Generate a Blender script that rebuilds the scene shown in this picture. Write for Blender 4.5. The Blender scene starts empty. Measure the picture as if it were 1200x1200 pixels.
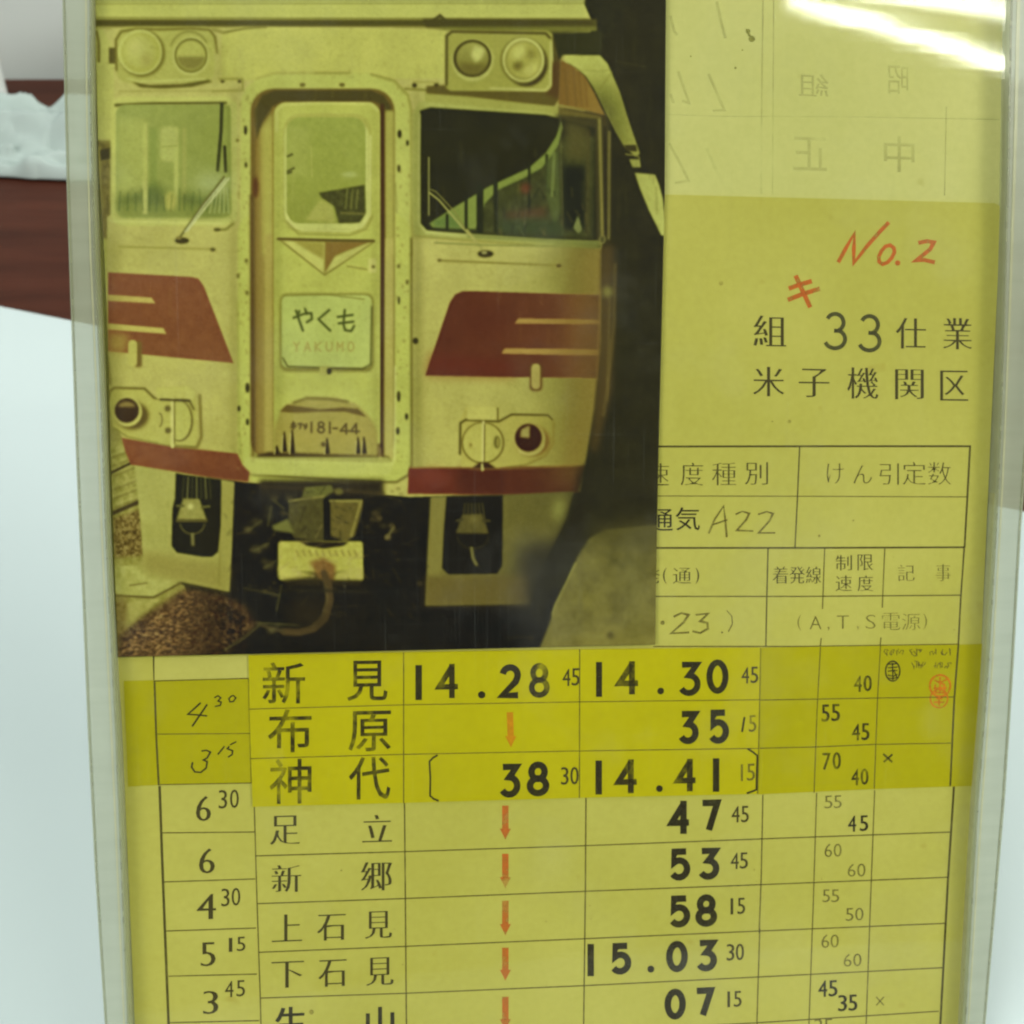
import bpy, bmesh, math, random
import numpy as np
from mathutils import Vector, Matrix

SC = bpy.context.scene
COL = SC.collection
R = math.radians

# ------------------------------------------------------------------ camera
PITCH = R(35); D = 0.155; TAN = 0.466            # looking down 35 degrees at a card 15.5 cm away
CAM_H = 0.178
camd = bpy.data.cameras.new('camera'); cam = bpy.data.objects.new('camera', camd); COL.objects.link(cam)
cam.location = (0, 0, CAM_H); cam.rotation_euler = (R(90) - PITCH, 0, 0)
camd.sensor_width = 36; camd.sensor_fit = 'HORIZONTAL'; camd.lens = 18 / TAN
camd.clip_start = 0.005; camd.clip_end = 50
camd.dof.use_dof = True; camd.dof.focus_distance = 0.147; camd.dof.aperture_fstop = 52
SC.camera = cam

# ------------------------------------------------------------------ light: an indoor room, two ceiling tubes, plus added area lamps
world = bpy.data.worlds.new('World'); SC.world = world; world.use_nodes = True
bg = world.node_tree.nodes['Background']
bg.inputs[0].default_value = (0.86, 1.0, 0.93, 1); bg.inputs[1].default_value = 0.10
SC.view_settings.view_transform = 'Standard'; SC.view_settings.look = 'None'
SC.view_settings.exposure = 0; SC.view_settings.gamma = 1
SC.cycles.filter_width = 2.2
SC.cycles.transparent_max_bounces = 24
SC.cycles.max_bounces = 8
SC.cycles.caustics_reflective = False; SC.cycles.caustics_refractive = False
TUBE_POWER = 60
def panel(loc, target, size, power, color):
    ld = bpy.data.lights.new('added_panel', 'AREA'); ld.shape = 'RECTANGLE'; ld.size = size[0]; ld.size_y = size[1]; ld.energy = power; ld.color = color
    o = bpy.data.objects.new('added_panel', ld); COL.objects.link(o); o.location = loc
    o.rotation_euler = (Vector(target) - Vector(loc)).to_track_quat('-Z', 'Y').to_euler(); return o
panel((2.5, -.75, 1.5), (0, .15, .1), (1.1, 1.1), 74, (1, .975, .93))     # main area lamp, added for the light from the right
panel((-1.75, -1.45, 1.35), (0, .15, .1), (1.2, 1.2), 42, (1, .98, .95))    # fill lamp added on the left to brighten the card
panel((-.3, .35, 1.9), (0, .35, 0), (1.0, .5), 15, (.95, 1, .98))            # fill lamp added above the desk's back, brightens board and wall

# ------------------------------------------------------------------ the card's own frame
Rv = Vector((1, 0, 0)); Uv = Vector((0, math.sin(PITCH), math.cos(PITCH))); Fv = Vector((0, math.cos(PITCH), -math.sin(PITCH)))
TA, TB = 0.113, -0.131                            # right side a little farther, top a little nearer
CN = (Rv * TA + Uv * TB - Fv).normalized()        # card normal
CO = cam.location + Fv * D                        # card origin
CX = (Rv - CN * Rv.dot(CN)).normalized(); CY = CN.cross(CX)
CARD = Matrix((CX, CY, CN)).transposed().to_4x4(); CARD.translation = CO

def plane_xy(px, py, h=0.0):
    """layout units -> metres in the card's plane at height h above it (1200 layout units across)"""
    d = Rv * ((px - 600) / 600 * TAN) + Uv * ((600 - py) / 600 * TAN) + Fv
    o = Vector((0, 0, CAM_H))
    t = (CO + CN * h - o).dot(CN) / d.dot(CN)
    p = o + d * t - CO
    return p.dot(CX), p.dot(CY)

# fast homography version of the same mapping
def _homog(h):
    src = [(0, 0), (1200, 0), (1200, 1200), (0, 1200)]
    A = []; B = []
    for x, y in src:
        u, v = plane_xy(x, y, h)
        A.append([x, y, 1, 0, 0, 0, -u * x, -u * y]); B.append(u)
        A.append([0, 0, 0, x, y, 1, -v * x, -v * y]); B.append(v)
    s = np.linalg.solve(np.array(A, float), np.array(B, float))
    return np.append(s, 1).reshape(3, 3)
_HC = {}
def to_card(P, h):
    k = round(h, 5)
    if k not in _HC: _HC[k] = _homog(k)
    P = np.asarray(P, float); q = np.c_[P, np.ones(len(P))] @ _HC[k].T
    return q[:, :2] / q[:, 2:]

# ------------------------------------------------------------------ colours and materials
def lin(c, g=1.0):
    out = []
    for v in c:
        v = v / 255
        out.append(min(0.93, (v / 12.92 if v <= .04045 else ((v + .055) / 1.055) ** 2.4) * g))
    return out
GAIN = 1.07

def mat(name):
    m = bpy.data.materials.new(name); m.use_nodes = True
    return m, m.node_tree.nodes, m.node_tree.links, m.node_tree.nodes['Principled BSDF']

def noise(N, L, scale, detail=3, rough=.55, coord='Object', stretch=None):
    tc = N.new('ShaderNodeTexCoord'); n = N.new('ShaderNodeTexNoise')
    n.inputs['Scale'].default_value = scale; n.inputs['Detail'].default_value = detail; n.inputs['Roughness'].default_value = rough
    if stretch:
        mp = N.new('ShaderNodeMapping'); mp.inputs['Scale'].default_value = stretch
        L.new(tc.outputs[coord], mp.inputs[0]); L.new(mp.outputs[0], n.inputs['Vector'])
    else: L.new(tc.outputs[coord], n.inputs['Vector'])
    return n

def ramp(N, L, src, stops):
    r = N.new('ShaderNodeValToRGB'); e = r.color_ramp.elements
    while len(e) < len(stops): e.new(.5)
    for i, (p, c) in enumerate(stops):
        e[i].position = p; e[i].color = tuple(c) + (1,) if len(c) == 3 else c
    L.new(src, r.inputs[0]); return r

def m_paper(name, c, dark, stain, spots=True):
    m, N, L, b = mat(name)
    big = noise(N, L, 28, 4); fine = noise(N, L, 900, 3, .7); sp = noise(N, L, 160, 2)
    a = ramp(N, L, big.outputs[0], [(.32, lin(dark, GAIN)), (.68, lin(c, GAIN))])
    f = ramp(N, L, fine.outputs[0], [(.3, (.93, .93, .90)), (.7, (1, 1, 1))])
    mx = N.new('ShaderNodeMix'); mx.data_type = 'RGBA'; mx.blend_type = 'MULTIPLY'; mx.inputs[0].default_value = 1
    L.new(a.outputs[0], mx.inputs[6]); L.new(f.outputs[0], mx.inputs[7])
    out = mx.outputs[2]
    if spots:
        s = ramp(N, L, sp.outputs[0], [(.70, (0, 0, 0)), (.80, (.55, .55, .55))])
        m2 = N.new('ShaderNodeMix'); m2.data_type = 'RGBA'
        L.new(s.outputs[0], m2.inputs[0]); L.new(out, m2.inputs[6]); m2.inputs[7].default_value = tuple(lin(stain, GAIN)) + (1,)
        out = m2.outputs[2]
    L.new(out, b.inputs['Base Color']); b.inputs['Roughness'].default_value = .7; b.inputs['Specular IOR Level'].default_value = .12
    bp = N.new('ShaderNodeBump'); bp.inputs['Strength'].default_value = .08; bp.inputs['Distance'].default_value = .0001
    L.new(fine.outputs[0], bp.inputs['Height']); L.new(bp.outputs[0], b.inputs['Normal'])
    return m

def m_ink(name, c, lo=0.0, hi=1.0, scale=900, gap=.35, soft=.2, rough=.6):
    """ink that lets the paper through where the stamp or pen was dry; lo..hi is the ink's cover"""
    m, N, L, b = mat(name)
    n = noise(N, L, scale, 3, .6); n2 = noise(N, L, scale * .22, 2)
    ad = N.new('ShaderNodeMath'); ad.operation = 'ADD'; L.new(n.outputs[0], ad.inputs[0]); L.new(n2.outputs[0], ad.inputs[1])
    hf = N.new('ShaderNodeMath'); hf.operation = 'MULTIPLY'; hf.inputs[1].default_value = .5; L.new(ad.outputs[0], hf.inputs[0])
    r = ramp(N, L, hf.outputs[0], [(gap, (lo,) * 3), (gap + soft, (hi,) * 3)])
    b.inputs['Base Color'].default_value = tuple(lin(c, GAIN)) + (1,); b.inputs['Roughness'].default_value = rough
    b.inputs['Specular IOR Level'].default_value = .2
    L.new(r.outputs[0], b.inputs['Alpha'])
    return m

# ------------------------------------------------------------------ object helpers
def link(name, me, material=None, parent=None, mw=None):
    o = bpy.data.objects.new(name, me); COL.objects.link(o)
    if material is not None:
        for mm in (material if isinstance(material, list) else [material]): me.materials.append(mm)
    if parent is not None: o.parent = parent
    elif mw is not None: o.matrix_world = mw
    return o
def tag(o, label=None, cat=None, group=None, kind=None):
    if label: o['label'] = label
    if cat: o['category'] = cat
    if group: o['group'] = group
    if kind: o['kind'] = kind
    return o
def mesh(name, V, F):
    me = bpy.data.meshes.new(name); me.from_pydata([tuple(v) for v in V], [], F); me.update(); return me

def slab(name, outline, h0, h1, material, parent=None, bevel=0.0):
    """flat solid cut to an outline (layout units), from height h0 to h1 over the card plane"""
    P = to_card(outline, h1); n = len(P)
    bm = bmesh.new()
    top = [bm.verts.new((x, y, h1)) for x, y in P]; bot = [bm.verts.new((x, y, h0)) for x, y in P]
    bm.faces.new(top); bm.faces.new(bot[::-1])
    for i in range(n):
        j = (i + 1) % n; bm.faces.new((top[j], top[i], bot[i], bot[j]))
    if bevel:
        es = [e for e in bm.edges if len(e.link_faces) == 2 and abs(e.verts[0].co.z - e.verts[1].co.z) < 1e-7]
        bmesh.ops.bevel(bm, geom=es, offset=bevel, segments=3, profile=.5, affect='EDGES')
    bmesh.ops.recalc_face_normals(bm, faces=bm.faces)
    me = bpy.data.meshes.new(name); bm.to_mesh(me); bm.free()
    return link(name, me, material, parent, CARD)

class Ink:
    """collects flat ink shapes in layout units and links them as one printed mark"""
    def __init__(s, h): s.h = h; s.V = []; s.F = []; s.k = 0
    def add(s, P, F, dh=None):
        P = np.asarray(P, float); b = len(s.V)
        Q = to_card(P, s.h); s.k += 1
        hh = s.h + s.k * 1.5e-6 + (np.zeros(len(P)) if dh is None else np.asarray(dh))
        s.V += [(q[0], q[1], z) for q, z in zip(Q, hh)]
        s.F += [tuple(b + i for i in f) for f in F]
    def ribbon(s, pts, w, wv=None, taper=0):
        """stroke of width w (wv = width where the stroke runs sideways, for pens and serif digits)"""
        P = np.array(pts, float)
        if len(P) < 2: return
        keep = [0] + [i for i in range(1, len(P)) if np.hypot(*(P[i] - P[i - 1])) > .02]; P = P[keep]
        closed = len(P) > 3 and np.hypot(*(P[0] - P[-1])) < .3
        T = P[1:] - P[:-1]; T /= np.linalg.norm(T, axis=1)[:, None]
        Lf, Rt = [], []
        n = len(P)
        for i in range(n):
            a = T[i - 1] if i > 0 else (T[-1] if closed else T[0]); b = T[i] if i < n - 1 else (T[0] if closed else T[-1])
            na = np.array((-a[1], a[0])); nb = np.array((-b[1], b[0])); m = na + nb; L = np.hypot(*m)
            m = nb if L < .2 else m / L; c = max(.5, m.dot(nb)); t = a + b; t = t / (np.hypot(*t) + 1e-9)
            ww = w if wv is None else w * abs(t[1]) + wv * (1 - abs(t[1]))
            if taper: ww *= 1 - taper * i / (n - 1)
            Lf.append(P[i] + m * ww / 2 / c); Rt.append(P[i] - m * ww / 2 / c)
        V = Lf + Rt; F = [(i, i + 1, n + i + 1, n + i) for i in range(n - 1)]
        s.add(V, F, np.r_[np.arange(n), np.arange(n)] * 1.2e-6 / max(1, n / 12))
    def disc(s, cx, cy, r, ry=None, n=14):
        P = [(cx + r * math.cos(2 * math.pi * k / n), cy + (ry or r) * math.sin(2 * math.pi * k / n)) for k in range(n)]
        s.add(P, [tuple(range(n))])
    def build(s, name, material, parent, label=None):
        o = link(name, mesh(name, s.V, s.F), material, parent)
        if label: o['label'] = label
        return o

# ------------------------------------------------------------------ printed type from the built-in typeface
_G = {}
def glyph(ch):
    if ch in _G: return _G[ch]
    cu = bpy.data.curves.new('type', 'FONT'); cu.body = ch; cu.resolution_u = 3; cu.fill_mode = 'FRONT'
    ob = bpy.data.objects.new('type', cu); COL.objects.link(ob)
    dg = bpy.context.evaluated_depsgraph_get(); me = ob.evaluated_get(dg).to_mesh()
    bm = bmesh.new(); bm.from_mesh(me); ob.evaluated_get(dg).to_mesh_clear()
    bpy.data.objects.remove(ob); bpy.data.curves.remove(cu)
    bmesh.ops.remove_doubles(bm, verts=bm.verts, dist=1e-6)
    for f in bm.faces:
        f.normal_update()
        if f.normal.z < 0: f.normal_flip()
    nrm = {v.index: Vector((0, 0)) for v in bm.verts}; bm.verts.index_update()
    nrm = [Vector((0, 0)) for _ in bm.verts]
    for e in bm.edges:
        if len(e.link_loops) == 1:
            l = e.link_loops[0]; a = l.vert; b = l.link_loop_next.vert; d = (b.co - a.co).to_2d()
            if d.length > 1e-9:
                d.normalize(); q = Vector((d.y, -d.x)); nrm[a.index] += q; nrm[b.index] += q
    V = np.array([v.co[:2] for v in bm.verts]); Nn = np.array([tuple(q.normalized()) if q.length > 1e-6 else (0, 0) for q in nrm])
    F = [tuple(v.index for v in f.verts) for f in bm.faces]; bm.free()
    _G[ch] = (V, Nn, F); return _G[ch]

def slope(y): return .03 - .062 * (y - 230) / 770

def type_char(ink, ch, box, bx=0.0, by=0.0, k=None, skew=0.0, mirror=False):
    V, Nn, F = glyph(ch)
    V = V + Nn * np.array((bx, by))
    x0, y0, x1, y1 = box; a = V.min(0); b = V.max(0)
    X = x0 + (V[:, 0] - a[0]) / max(1e-6, b[0] - a[0]) * (x1 - x0)
    if mirror: X = x0 + x1 - X
    Y = y1 - (V[:, 1] - a[1]) / max(1e-6, b[1] - a[1]) * (y1 - y0)
    kk = slope((y0 + y1) / 2) if k is None else k
    Y = Y + kk * (X - (x0 + x1) / 2); X = X + skew * (y1 - Y)
    ink.add(np.c_[X, Y], F)

# zoomed layout sheets used while measuring: origin and units
Z = {'h': (760, 240, 1200/440), 't': (760, 480, 1200/440), 'a': (120, 750, 1200/380), 'b': (460, 750, 1200/440), 'c': (840, 740, 1200/360),
     'd': (60, 940, 1200/560), 'e': (640, 920, 1200/560), 'u': (760, 0, 1200/440), 'g': (60, 700, 2.4), 'p': (0, 0, 1)}
def zz(z, x, y): o = Z[z]; return (o[0] + x / o[2], o[1] + y / o[2])
def zb(z, x0, y0, x1, y1): return zz(z, x0, y0) + zz(z, x1, y1)

def arc(cx, cy, rx, ry, a0, a1, n=10):
    return [(cx + rx * math.cos(R(a0 + (a1 - a0) * i / n)), cy + ry * math.sin(R(a0 + (a1 - a0) * i / n))) for i in range(n + 1)]
DIG = {'1': [[(.5, 0), (.5, 1)]],
       '4': [[(.68, 0), (.68, 1)], [(.68, .0), (0, .70), (1, .70)]],
       '2': [arc(.5, .28, .47, .28, 190, 380, 10) + [(.84, .52), (.02, 1), (1, 1)]],
       '3': [[(.04, 0), (.93, 0), (.46, .38)] + arc(.46, .69, .52, .31, -75, 150, 12)],
       '5': [[(.92, 0), (.16, 0), (.10, .44)] + arc(.46, .67, .52, .33, -125, 145, 13)],
       '7': [[(0, 0), (.97, 0), (.42, 1)]],
       '8': [arc(.5, .25, .40, .25, 90, 450, 16), arc(.5, .74, .49, .26, -90, 270, 18)],
       '0': [arc(.5, .5, .5, .5, -90, 270, 22)],
       'r3': [arc(.46, .25, .44, .25, 205, 425, 14) + [(.40, .487)] + arc(.44, .73, .54, .27, -60, 158, 14)]}
def stamp(ink, ch, box, w, wv=None, k=None):
    x0, y0, x1, y1 = box; q = w / 2; kk = slope((y0 + y1) / 2) if k is None else k
    for st in DIG[ch]:
        P = []
        for u, v in st:
            X = x0 + q + u * (x1 - x0 - w) if ch != '1' else (x0 + x1) / 2
            yq = 0 if ch == '1' or (ch in '4' and len(st) == 2) else q
            Y = y0 + yq + v * (y1 - y0 - 2 * yq)
            P.append((X, Y + kk * (X - (x0 + x1) / 2)))
        ink.ribbon(P, w, wv)

# ---- the picture on the printed photograph: drawn stroke by stroke on a small canvas, then held as
# ---- colours of the print's own fine mesh (flat print, like lettering)
OX, OY, CW, CH = 96, -70, 700, 852       # canvas origin and size, in layout units
ZN = {'1': (0, 0, 4), '2': (250, 0, 4), '3': (500, 0, 4), '4': (100, 280, 4), '5': (300, 280, 4),
      '6': (500, 280, 4), '7': (100, 500, 1200/350), '8': (430, 500, 1200/350), 'p': (0, 0, 1)}
CV = np.zeros((CH, CW, 3), np.float32)
RNG = np.random.RandomState(7)

def zp(z, pts):
    ox, oy, s = ZN[z]
    return np.array([(ox + x / s - OX, oy + y / s - OY) for x, y in pts], np.float64)

def gblur(m, s):
    if s <= 0.05: return m
    r = max(1, int(s * 3)); k = np.exp(-0.5 * (np.arange(-r, r + 1) / s) ** 2); k /= k.sum()
    p = np.pad(m, ((r, r), (0, 0)), mode='edge'); o = sum(k[i] * p[i:i + m.shape[0]] for i in range(2 * r + 1))
    p = np.pad(o, ((0, 0), (r, r)), mode='edge'); return sum(k[i] * p[:, i:i + m.shape[1]] for i in range(2 * r + 1))

def fbm(h, w, cell, seed, octv=3):
    r = np.random.RandomState(seed); out = np.zeros((h, w)); amp = 1; tot = 0
    for _ in range(octv):
        gh, gw = int(h / cell) + 3, int(w / cell) + 3
        g = r.rand(gh, gw) * 2 - 1
        yy = np.arange(h) / cell; xx = np.arange(w) / cell
        yi = yy.astype(int); xi = xx.astype(int); fy = (yy - yi)[:, None]; fx = (xx - xi)[None]
        fy = fy * fy * (3 - 2 * fy); fx = fx * fx * (3 - 2 * fx)
        a = g[yi][:, xi]; b = g[yi][:, xi + 1]; c = g[yi + 1][:, xi]; d = g[yi + 1][:, xi + 1]
        out += amp * ((a * (1 - fx) + b * fx) * (1 - fy) + (c * (1 - fx) + d * fx) * fy); tot += amp
        amp *= .55; cell = max(1.0, cell / 2)
    return out / tot

def comp(mask, x0, y0, col, a, tex=0, tcell=6):
    h, w = mask.shape
    X0, Y0 = max(0, x0), max(0, y0); X1, Y1 = min(CW, x0 + w), min(CH, y0 + h)
    if X1 <= X0 or Y1 <= Y0: return
    m = (mask[Y0 - y0:Y1 - y0, X0 - x0:X1 - x0] * a)[..., None]
    if isinstance(col[0], (tuple, list)):
        c0, c1, ax = np.array(col[0], float), np.array(col[1], float), col[2]
        t = (np.arange(w)[None, :] / max(1, w - 1)) if ax == 'x' else (np.arange(h)[:, None] / max(1, h - 1))
        t = np.broadcast_to(t, (h, w))[Y0 - y0:Y1 - y0, X0 - x0:X1 - x0, None]
        c = c0 * (1 - t) + c1 * t
    else:
        c = np.broadcast_to(np.array(col, float), m.shape[:2] + (3,))
    if tex:
        n = fbm(h, w, tcell, 1000 + x0 * 7 + y0)[Y0 - y0:Y1 - y0, X0 - x0:X1 - x0, None]
        c = c + n * tex * np.array([1, .97, .7])
    CV[Y0:Y1, X0:X1] = CV[Y0:Y1, X0:X1] * (1 - m) + c * m

def poly(z, pts, col, blur=.6, a=1, tex=0, tcell=6):
    P = zp(z, pts); pad = int(3 * blur) + 2
    x0, y0 = int(P[:, 0].min()) - pad, int(P[:, 1].min()) - pad
    w, h = int(P[:, 0].max()) + pad + 2 - x0, int(P[:, 1].max()) + pad + 2 - y0
    S = 3
    ys = (np.arange(h * S) + .5) / S + y0; xs = (np.arange(w * S) + .5) / S + x0
    m = np.zeros((h * S, w * S), bool)
    for i in range(len(P)):
        (xa, ya), (xb, yb) = P[i], P[(i + 1) % len(P)]
        if ya == yb: continue
        rows = np.where((ys >= min(ya, yb)) & (ys < max(ya, yb)))[0]
        if len(rows) == 0: continue
        xi = xa + (ys[rows] - ya) * (xb - xa) / (yb - ya)
        m[rows] ^= xs[None] < xi[:, None]
    m = m.reshape(h, S, w, S).mean((1, 3))
    comp(gblur(m, blur), x0, y0, col, a, tex, tcell)

def rr(x0, y0, x1, y1, r, n=6):
    out = []
    for cx, cy, a0 in ((x1 - r, y0 + r, -90), (x1 - r, y1 - r, 0), (x0 + r, y1 - r, 90), (x0 + r, y0 + r, 180)):
        for k in range(n + 1):
            t = math.radians(a0 + 90 * k / n); out.append((cx + r * math.cos(t), cy + r * math.sin(t)))
    return out

def rect(z, x0, y0, x1, y1, col, **k): poly(z, [(x0, y0), (x1, y0), (x1, y1), (x0, y1)], col, **k)
def rrect(z, x0, y0, x1, y1, r, col, **k): poly(z, rr(x0, y0, x1, y1, r), col, **k)
def epts(cx, cy, rx, ry, a0=0, a1=360, n=32):
    return [(cx + rx * math.cos(math.radians(a0 + (a1 - a0) * k / n)), cy + ry * math.sin(math.radians(a0 + (a1 - a0) * k / n))) for k in range(n + 1)]
def ell(z, cx, cy, rx, ry, col, **k): poly(z, epts(cx, cy, rx, ry)[:-1], col, **k)

def line(z, pts, w, col, blur=.5, a=1, close=False):
    """w in layout units"""
    P = zp(z, pts)
    if close: P = np.vstack([P, P[:1]])
    pad = int(w + 3 * blur) + 3
    x0, y0 = int(P[:, 0].min()) - pad, int(P[:, 1].min()) - pad
    W, H = int(P[:, 0].max()) + pad + 2 - x0, int(P[:, 1].max()) + pad + 2 - y0
    yy, xx = np.mgrid[0:H, 0:W]; xx = xx + x0 + .5; yy = yy + y0 + .5
    d = np.full((H, W), 1e9)
    for i in range(len(P) - 1):
        ax, ay = P[i]; bx, by = P[i + 1]; vx, vy = bx - ax, by - ay; L = vx * vx + vy * vy + 1e-9
        t = np.clip(((xx - ax) * vx + (yy - ay) * vy) / L, 0, 1)
        d = np.minimum(d, np.hypot(xx - ax - t * vx, yy - ay - t * vy))
    comp(gblur(np.clip(w / 2 - d + .5, 0, 1) * min(1, w), blur), x0, y0, col, a)

def paint_train():  # noqa
    CR = (176, 172, 96); CR2 = (169, 163, 84); DK = (40, 38, 23); SH = (112, 106, 54)
    MR = (124, 78, 54); GL = (136, 143, 72)
    CV[:] = (47, 45, 26)
    # far left: yard seen past the train
    rect('p', 90, -80, 150, 200, (172, 172, 90), blur=2)
    rect('p', 90, 165, 140, 285, (112, 104, 56), blur=1.5, tex=22)
    rect('1', 445, 690, 475, 1200, (150, 142, 76), blur=2)
    poly('1', [(470, 705), (540, 690), (545, 740), (475, 755)], (70, 64, 36), blur=.8)
    rect('p', 90, 280, 150, 400, (168, 166, 82), blur=1.5)
    rect('p', 90, 395, 150, 520, (132, 126, 66), blur=1.5, tex=14)
    poly('7', [(90, 60), (175, 60), (260, 300), (280, 600), (400, 640), (500, 930), (90, 930)], (140, 136, 70), tex=30, tcell=5)
    for y in (95, 130, 170, 225, 262, 300):
        line('7', [(95, y + 25), (215, y - 20)], 2.2, (165, 160, 88), blur=.8, a=.55)
        line('7', [(95, y + 38), (215, y - 8)], 1.6, (95, 86, 48), blur=.8, a=.6)
    line('7', [(100, 190), (200, 140)], 3, (60, 50, 32), a=.9); line('7', [(100, 355), (215, 305)], 5, (62, 52, 34), a=.85)
    poly('7', [(110, 370), (225, 330), (240, 520), (115, 530)], (112, 98, 54), tex=60, tcell=2.5, blur=2)
    poly('7', [(110, 560), (250, 560), (390, 620), (280, 685), (110, 690)], (158, 156, 82), tex=16, blur=1)
    line('7', [(110, 680), (275, 688), (385, 630)], 2.6, (96, 88, 48)); line('7', [(180, 640), (250, 630)], 1.6, (110, 102, 56))
    poly('7', [(110, 700), (290, 700), (240, 740), (130, 860)], (150, 145, 76), tex=14, blur=1.2)
    rect('p', 90, 700, 150, 800, (120, 108, 60), blur=3, tex=20, tcell=4)
    # under the train: dark
    poly('p', [(265, 560), (520, 560), (520, 800), (250, 800), (220, 720)], (30, 27, 18), tex=5, blur=3)
    rect('p', 480, 690, 700, 800, (29, 26, 17), tex=5, blur=3)
    # ballast heap
    poly('7', [(130, 960), (140, 840), (230, 765), (320, 705), (400, 650), (560, 680), (640, 720), (690, 800), (600, 880), (540, 960)], (80, 62, 40), tex=40, tcell=4, blur=3.5)
    bx = RNG.rand(1500, 3)
    for u, v, s in bx:
        x = 125 + u * 520; y = 660 + v * 270
        if y < 900 - (x - 130) * .85 or (x > 430 and y < 655 + (x - 430) * .45): continue
        f = max(.25, 1 - max(0, (x - 330) / 330) - max(0, y - 880) / 300) * (.6 + .7 * s)
        ell('7', x, y, 4 + 5 * s, 3 + 4 * s, (min(160, 132 * f), min(138, 106 * f), min(90, 68 * f)), blur=.5, a=.6)
        if s > .4: ell('7', x + 3, y + 6, 6, 3.5, (46, 36, 25), blur=.6, a=.55)
    # body
    poly('p', [(118, -80), (690, -80), (694, 22), (694, 60), (664, 70), (700, 132), (706, 290), (705, 440), (697, 500), (681, 577),
               (480, 583), (290, 566), (160, 548), (143, 512), (126, 470), (126, 255), (134, 250), (134, 60), (118, 30)], (CR, CR2, 'y'), tex=5, tcell=60)
    rect('p', 90, -80, 690, 23, (176, 177, 92), blur=.5)
    poly('p', [(670, -80), (800, -80), (800, 60), (693, 60), (693, 23), (683, 0)], (44, 43, 26), blur=.7, tex=6)
    rect('p', 110, -2, 686, 3, (156, 158, 88), blur=1); line('p', [(110, 5), (686, 4.5)], 1.3, (128, 130, 66), a=.8)
    rect('p', 111, 23, 700, 32, (82, 78, 38), blur=1.4); line('p', [(112, 21), (690, 22.5)], 1.2, (122, 120, 60))
    line('2', [(1030, 100), (1065, 75), (1090, 100)], 4, (85, 82, 44))
    line('p', [(112, 33.5), (130, 34)], 2, (150, 148, 78))
    # shoulder band over the front, top
    poly('2', [(40, 150), (130, 130), (300, 130), (1095, 140), (1095, 250), (1085, 370), (40, 380)], (176, 175, 88), blur=1)
    line('1', [(1000, 140), (1050, 155), (1150, 135), (1250, 128)], 2.2, (110, 106, 54), blur=.8)
    line('2', [(850, 128), (1000, 133), (1095, 142)], 1.6, (120, 116, 60), blur=.8, a=.7)
    # left shadow pillars
    line('1', [(455, 150), (465, 200), (465, 290)], 3, (105, 100, 52), blur=.8); rect('1', 512, 225, 545, 300, (90, 84, 44), blur=.8)
    line('1', [(450, 60), (448, 1000)], 1.6, (120, 118, 60), blur=1, a=.6)
    # top left lamp unit
    rrect('1', 545, 128, 1010, 392, 60, (162, 162, 82), blur=1)
    line('1', [(548, 330), (545, 190), (570, 150), (640, 138), (760, 140), (900, 135), (985, 142), (1010, 175), (1020, 250)], 2.8, (98, 92, 46), blur=.9, a=.9)
    line('1', [(1000, 135), (1050, 155)], 3.5, (140, 136, 72), blur=1)
    poly('1', [(620, 385), (700, 400), (860, 395), (980, 375), (1000, 385), (900, 410), (760, 418), (660, 412)], (92, 88, 42), blur=1)
    line('1', [(600, 370), (660, 385), (960, 372)], 2, (178, 178, 96), blur=.8)
    ell('1', 668, 252, 110, 112, (110, 106, 52), blur=1.3); ell('1', 658, 246, 104, 106, (176, 177, 94), blur=.6); ell('1', 662, 248, 92, 94, (158, 158, 74), blur=.9)
    ell('1', 655, 242, 76, 78, (168, 168, 86), blur=3); ell('1', 640, 225, 34, 40, (182, 180, 100), blur=5); ell('1', 690, 285, 26, 30, (150, 146, 76), blur=4)
    ell('1', 897, 264, 84, 90, (180, 180, 98), blur=.9); ell('1', 897, 262, 78, 82, (112, 110, 54), blur=.6)
    ell('1', 897, 262, 68, 70, (164, 164, 82), blur=.7); poly('1', epts(897, 262, 66, 66, 5, 175), (120, 116, 62), blur=1.5)
    line('1', epts(890, 250, 92, 100, 200, 330), 1.8, (120, 118, 60), blur=.8)
    poly('1', [(1020, 240), (1050, 180), (1060, 380), (1000, 390)], (150, 148, 76), blur=3, a=.6)
    for x in (1045, 1125): ell('1', x, 383, 10, 8, (75, 70, 38), blur=.8)
    line('1', [(1030, 372), (1140, 372), (1140, 425), (1000, 430)], 2, (130, 126, 62), blur=1); line('1', [(560, 430), (1000, 428)], 1.4, (140, 138, 70), blur=1)
    # left window
    rrect('1', 520, 455, 1110, 1060, 60, (178, 179, 94), blur=1.2)
    line('1', [(545, 495), (700, 488), (1060, 485)], 3.6, (92, 90, 46), blur=.8)
    poly('1', rr(545, 492, 1092, 1022, 45), ((144, 152, 82), (128, 136, 68), 'x'), blur=.9, tex=5, tcell=12)
    poly('1', [(560, 560), (690, 560), (690, 1000), (560, 1000)], (162, 166, 86), blur=3, a=.7)
    for x, w, c in ((682, 20, (170, 172, 90)), (720, 34, (126, 138, 72)), (828, 22, (172, 175, 92)), (865, 16, (150, 152, 80))):
        rect('1', x - w / 2, 600 if x > 700 else 580, x + w / 2, 1000, c, blur=1.2, a=.85)
    rrect('1', 755, 595, 830, 760, 20, (164, 168, 90), blur=1.5); line('1', [(760, 690), (830, 685)], 1.5, (140, 146, 76))
    for x, y, r in ((590, 950, 45), (650, 930, 40), (730, 900, 45), (760, 960, 50), (880, 940, 45), (930, 970, 50), (1000, 960, 60), (700, 960, 35)):
        ell('1', x, y, r, r * .9, (84, 94, 54), blur=5, a=.75)
    rect('1', 555, 960, 1090, 1020, (118, 126, 66), blur=4, a=.8)
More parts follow.
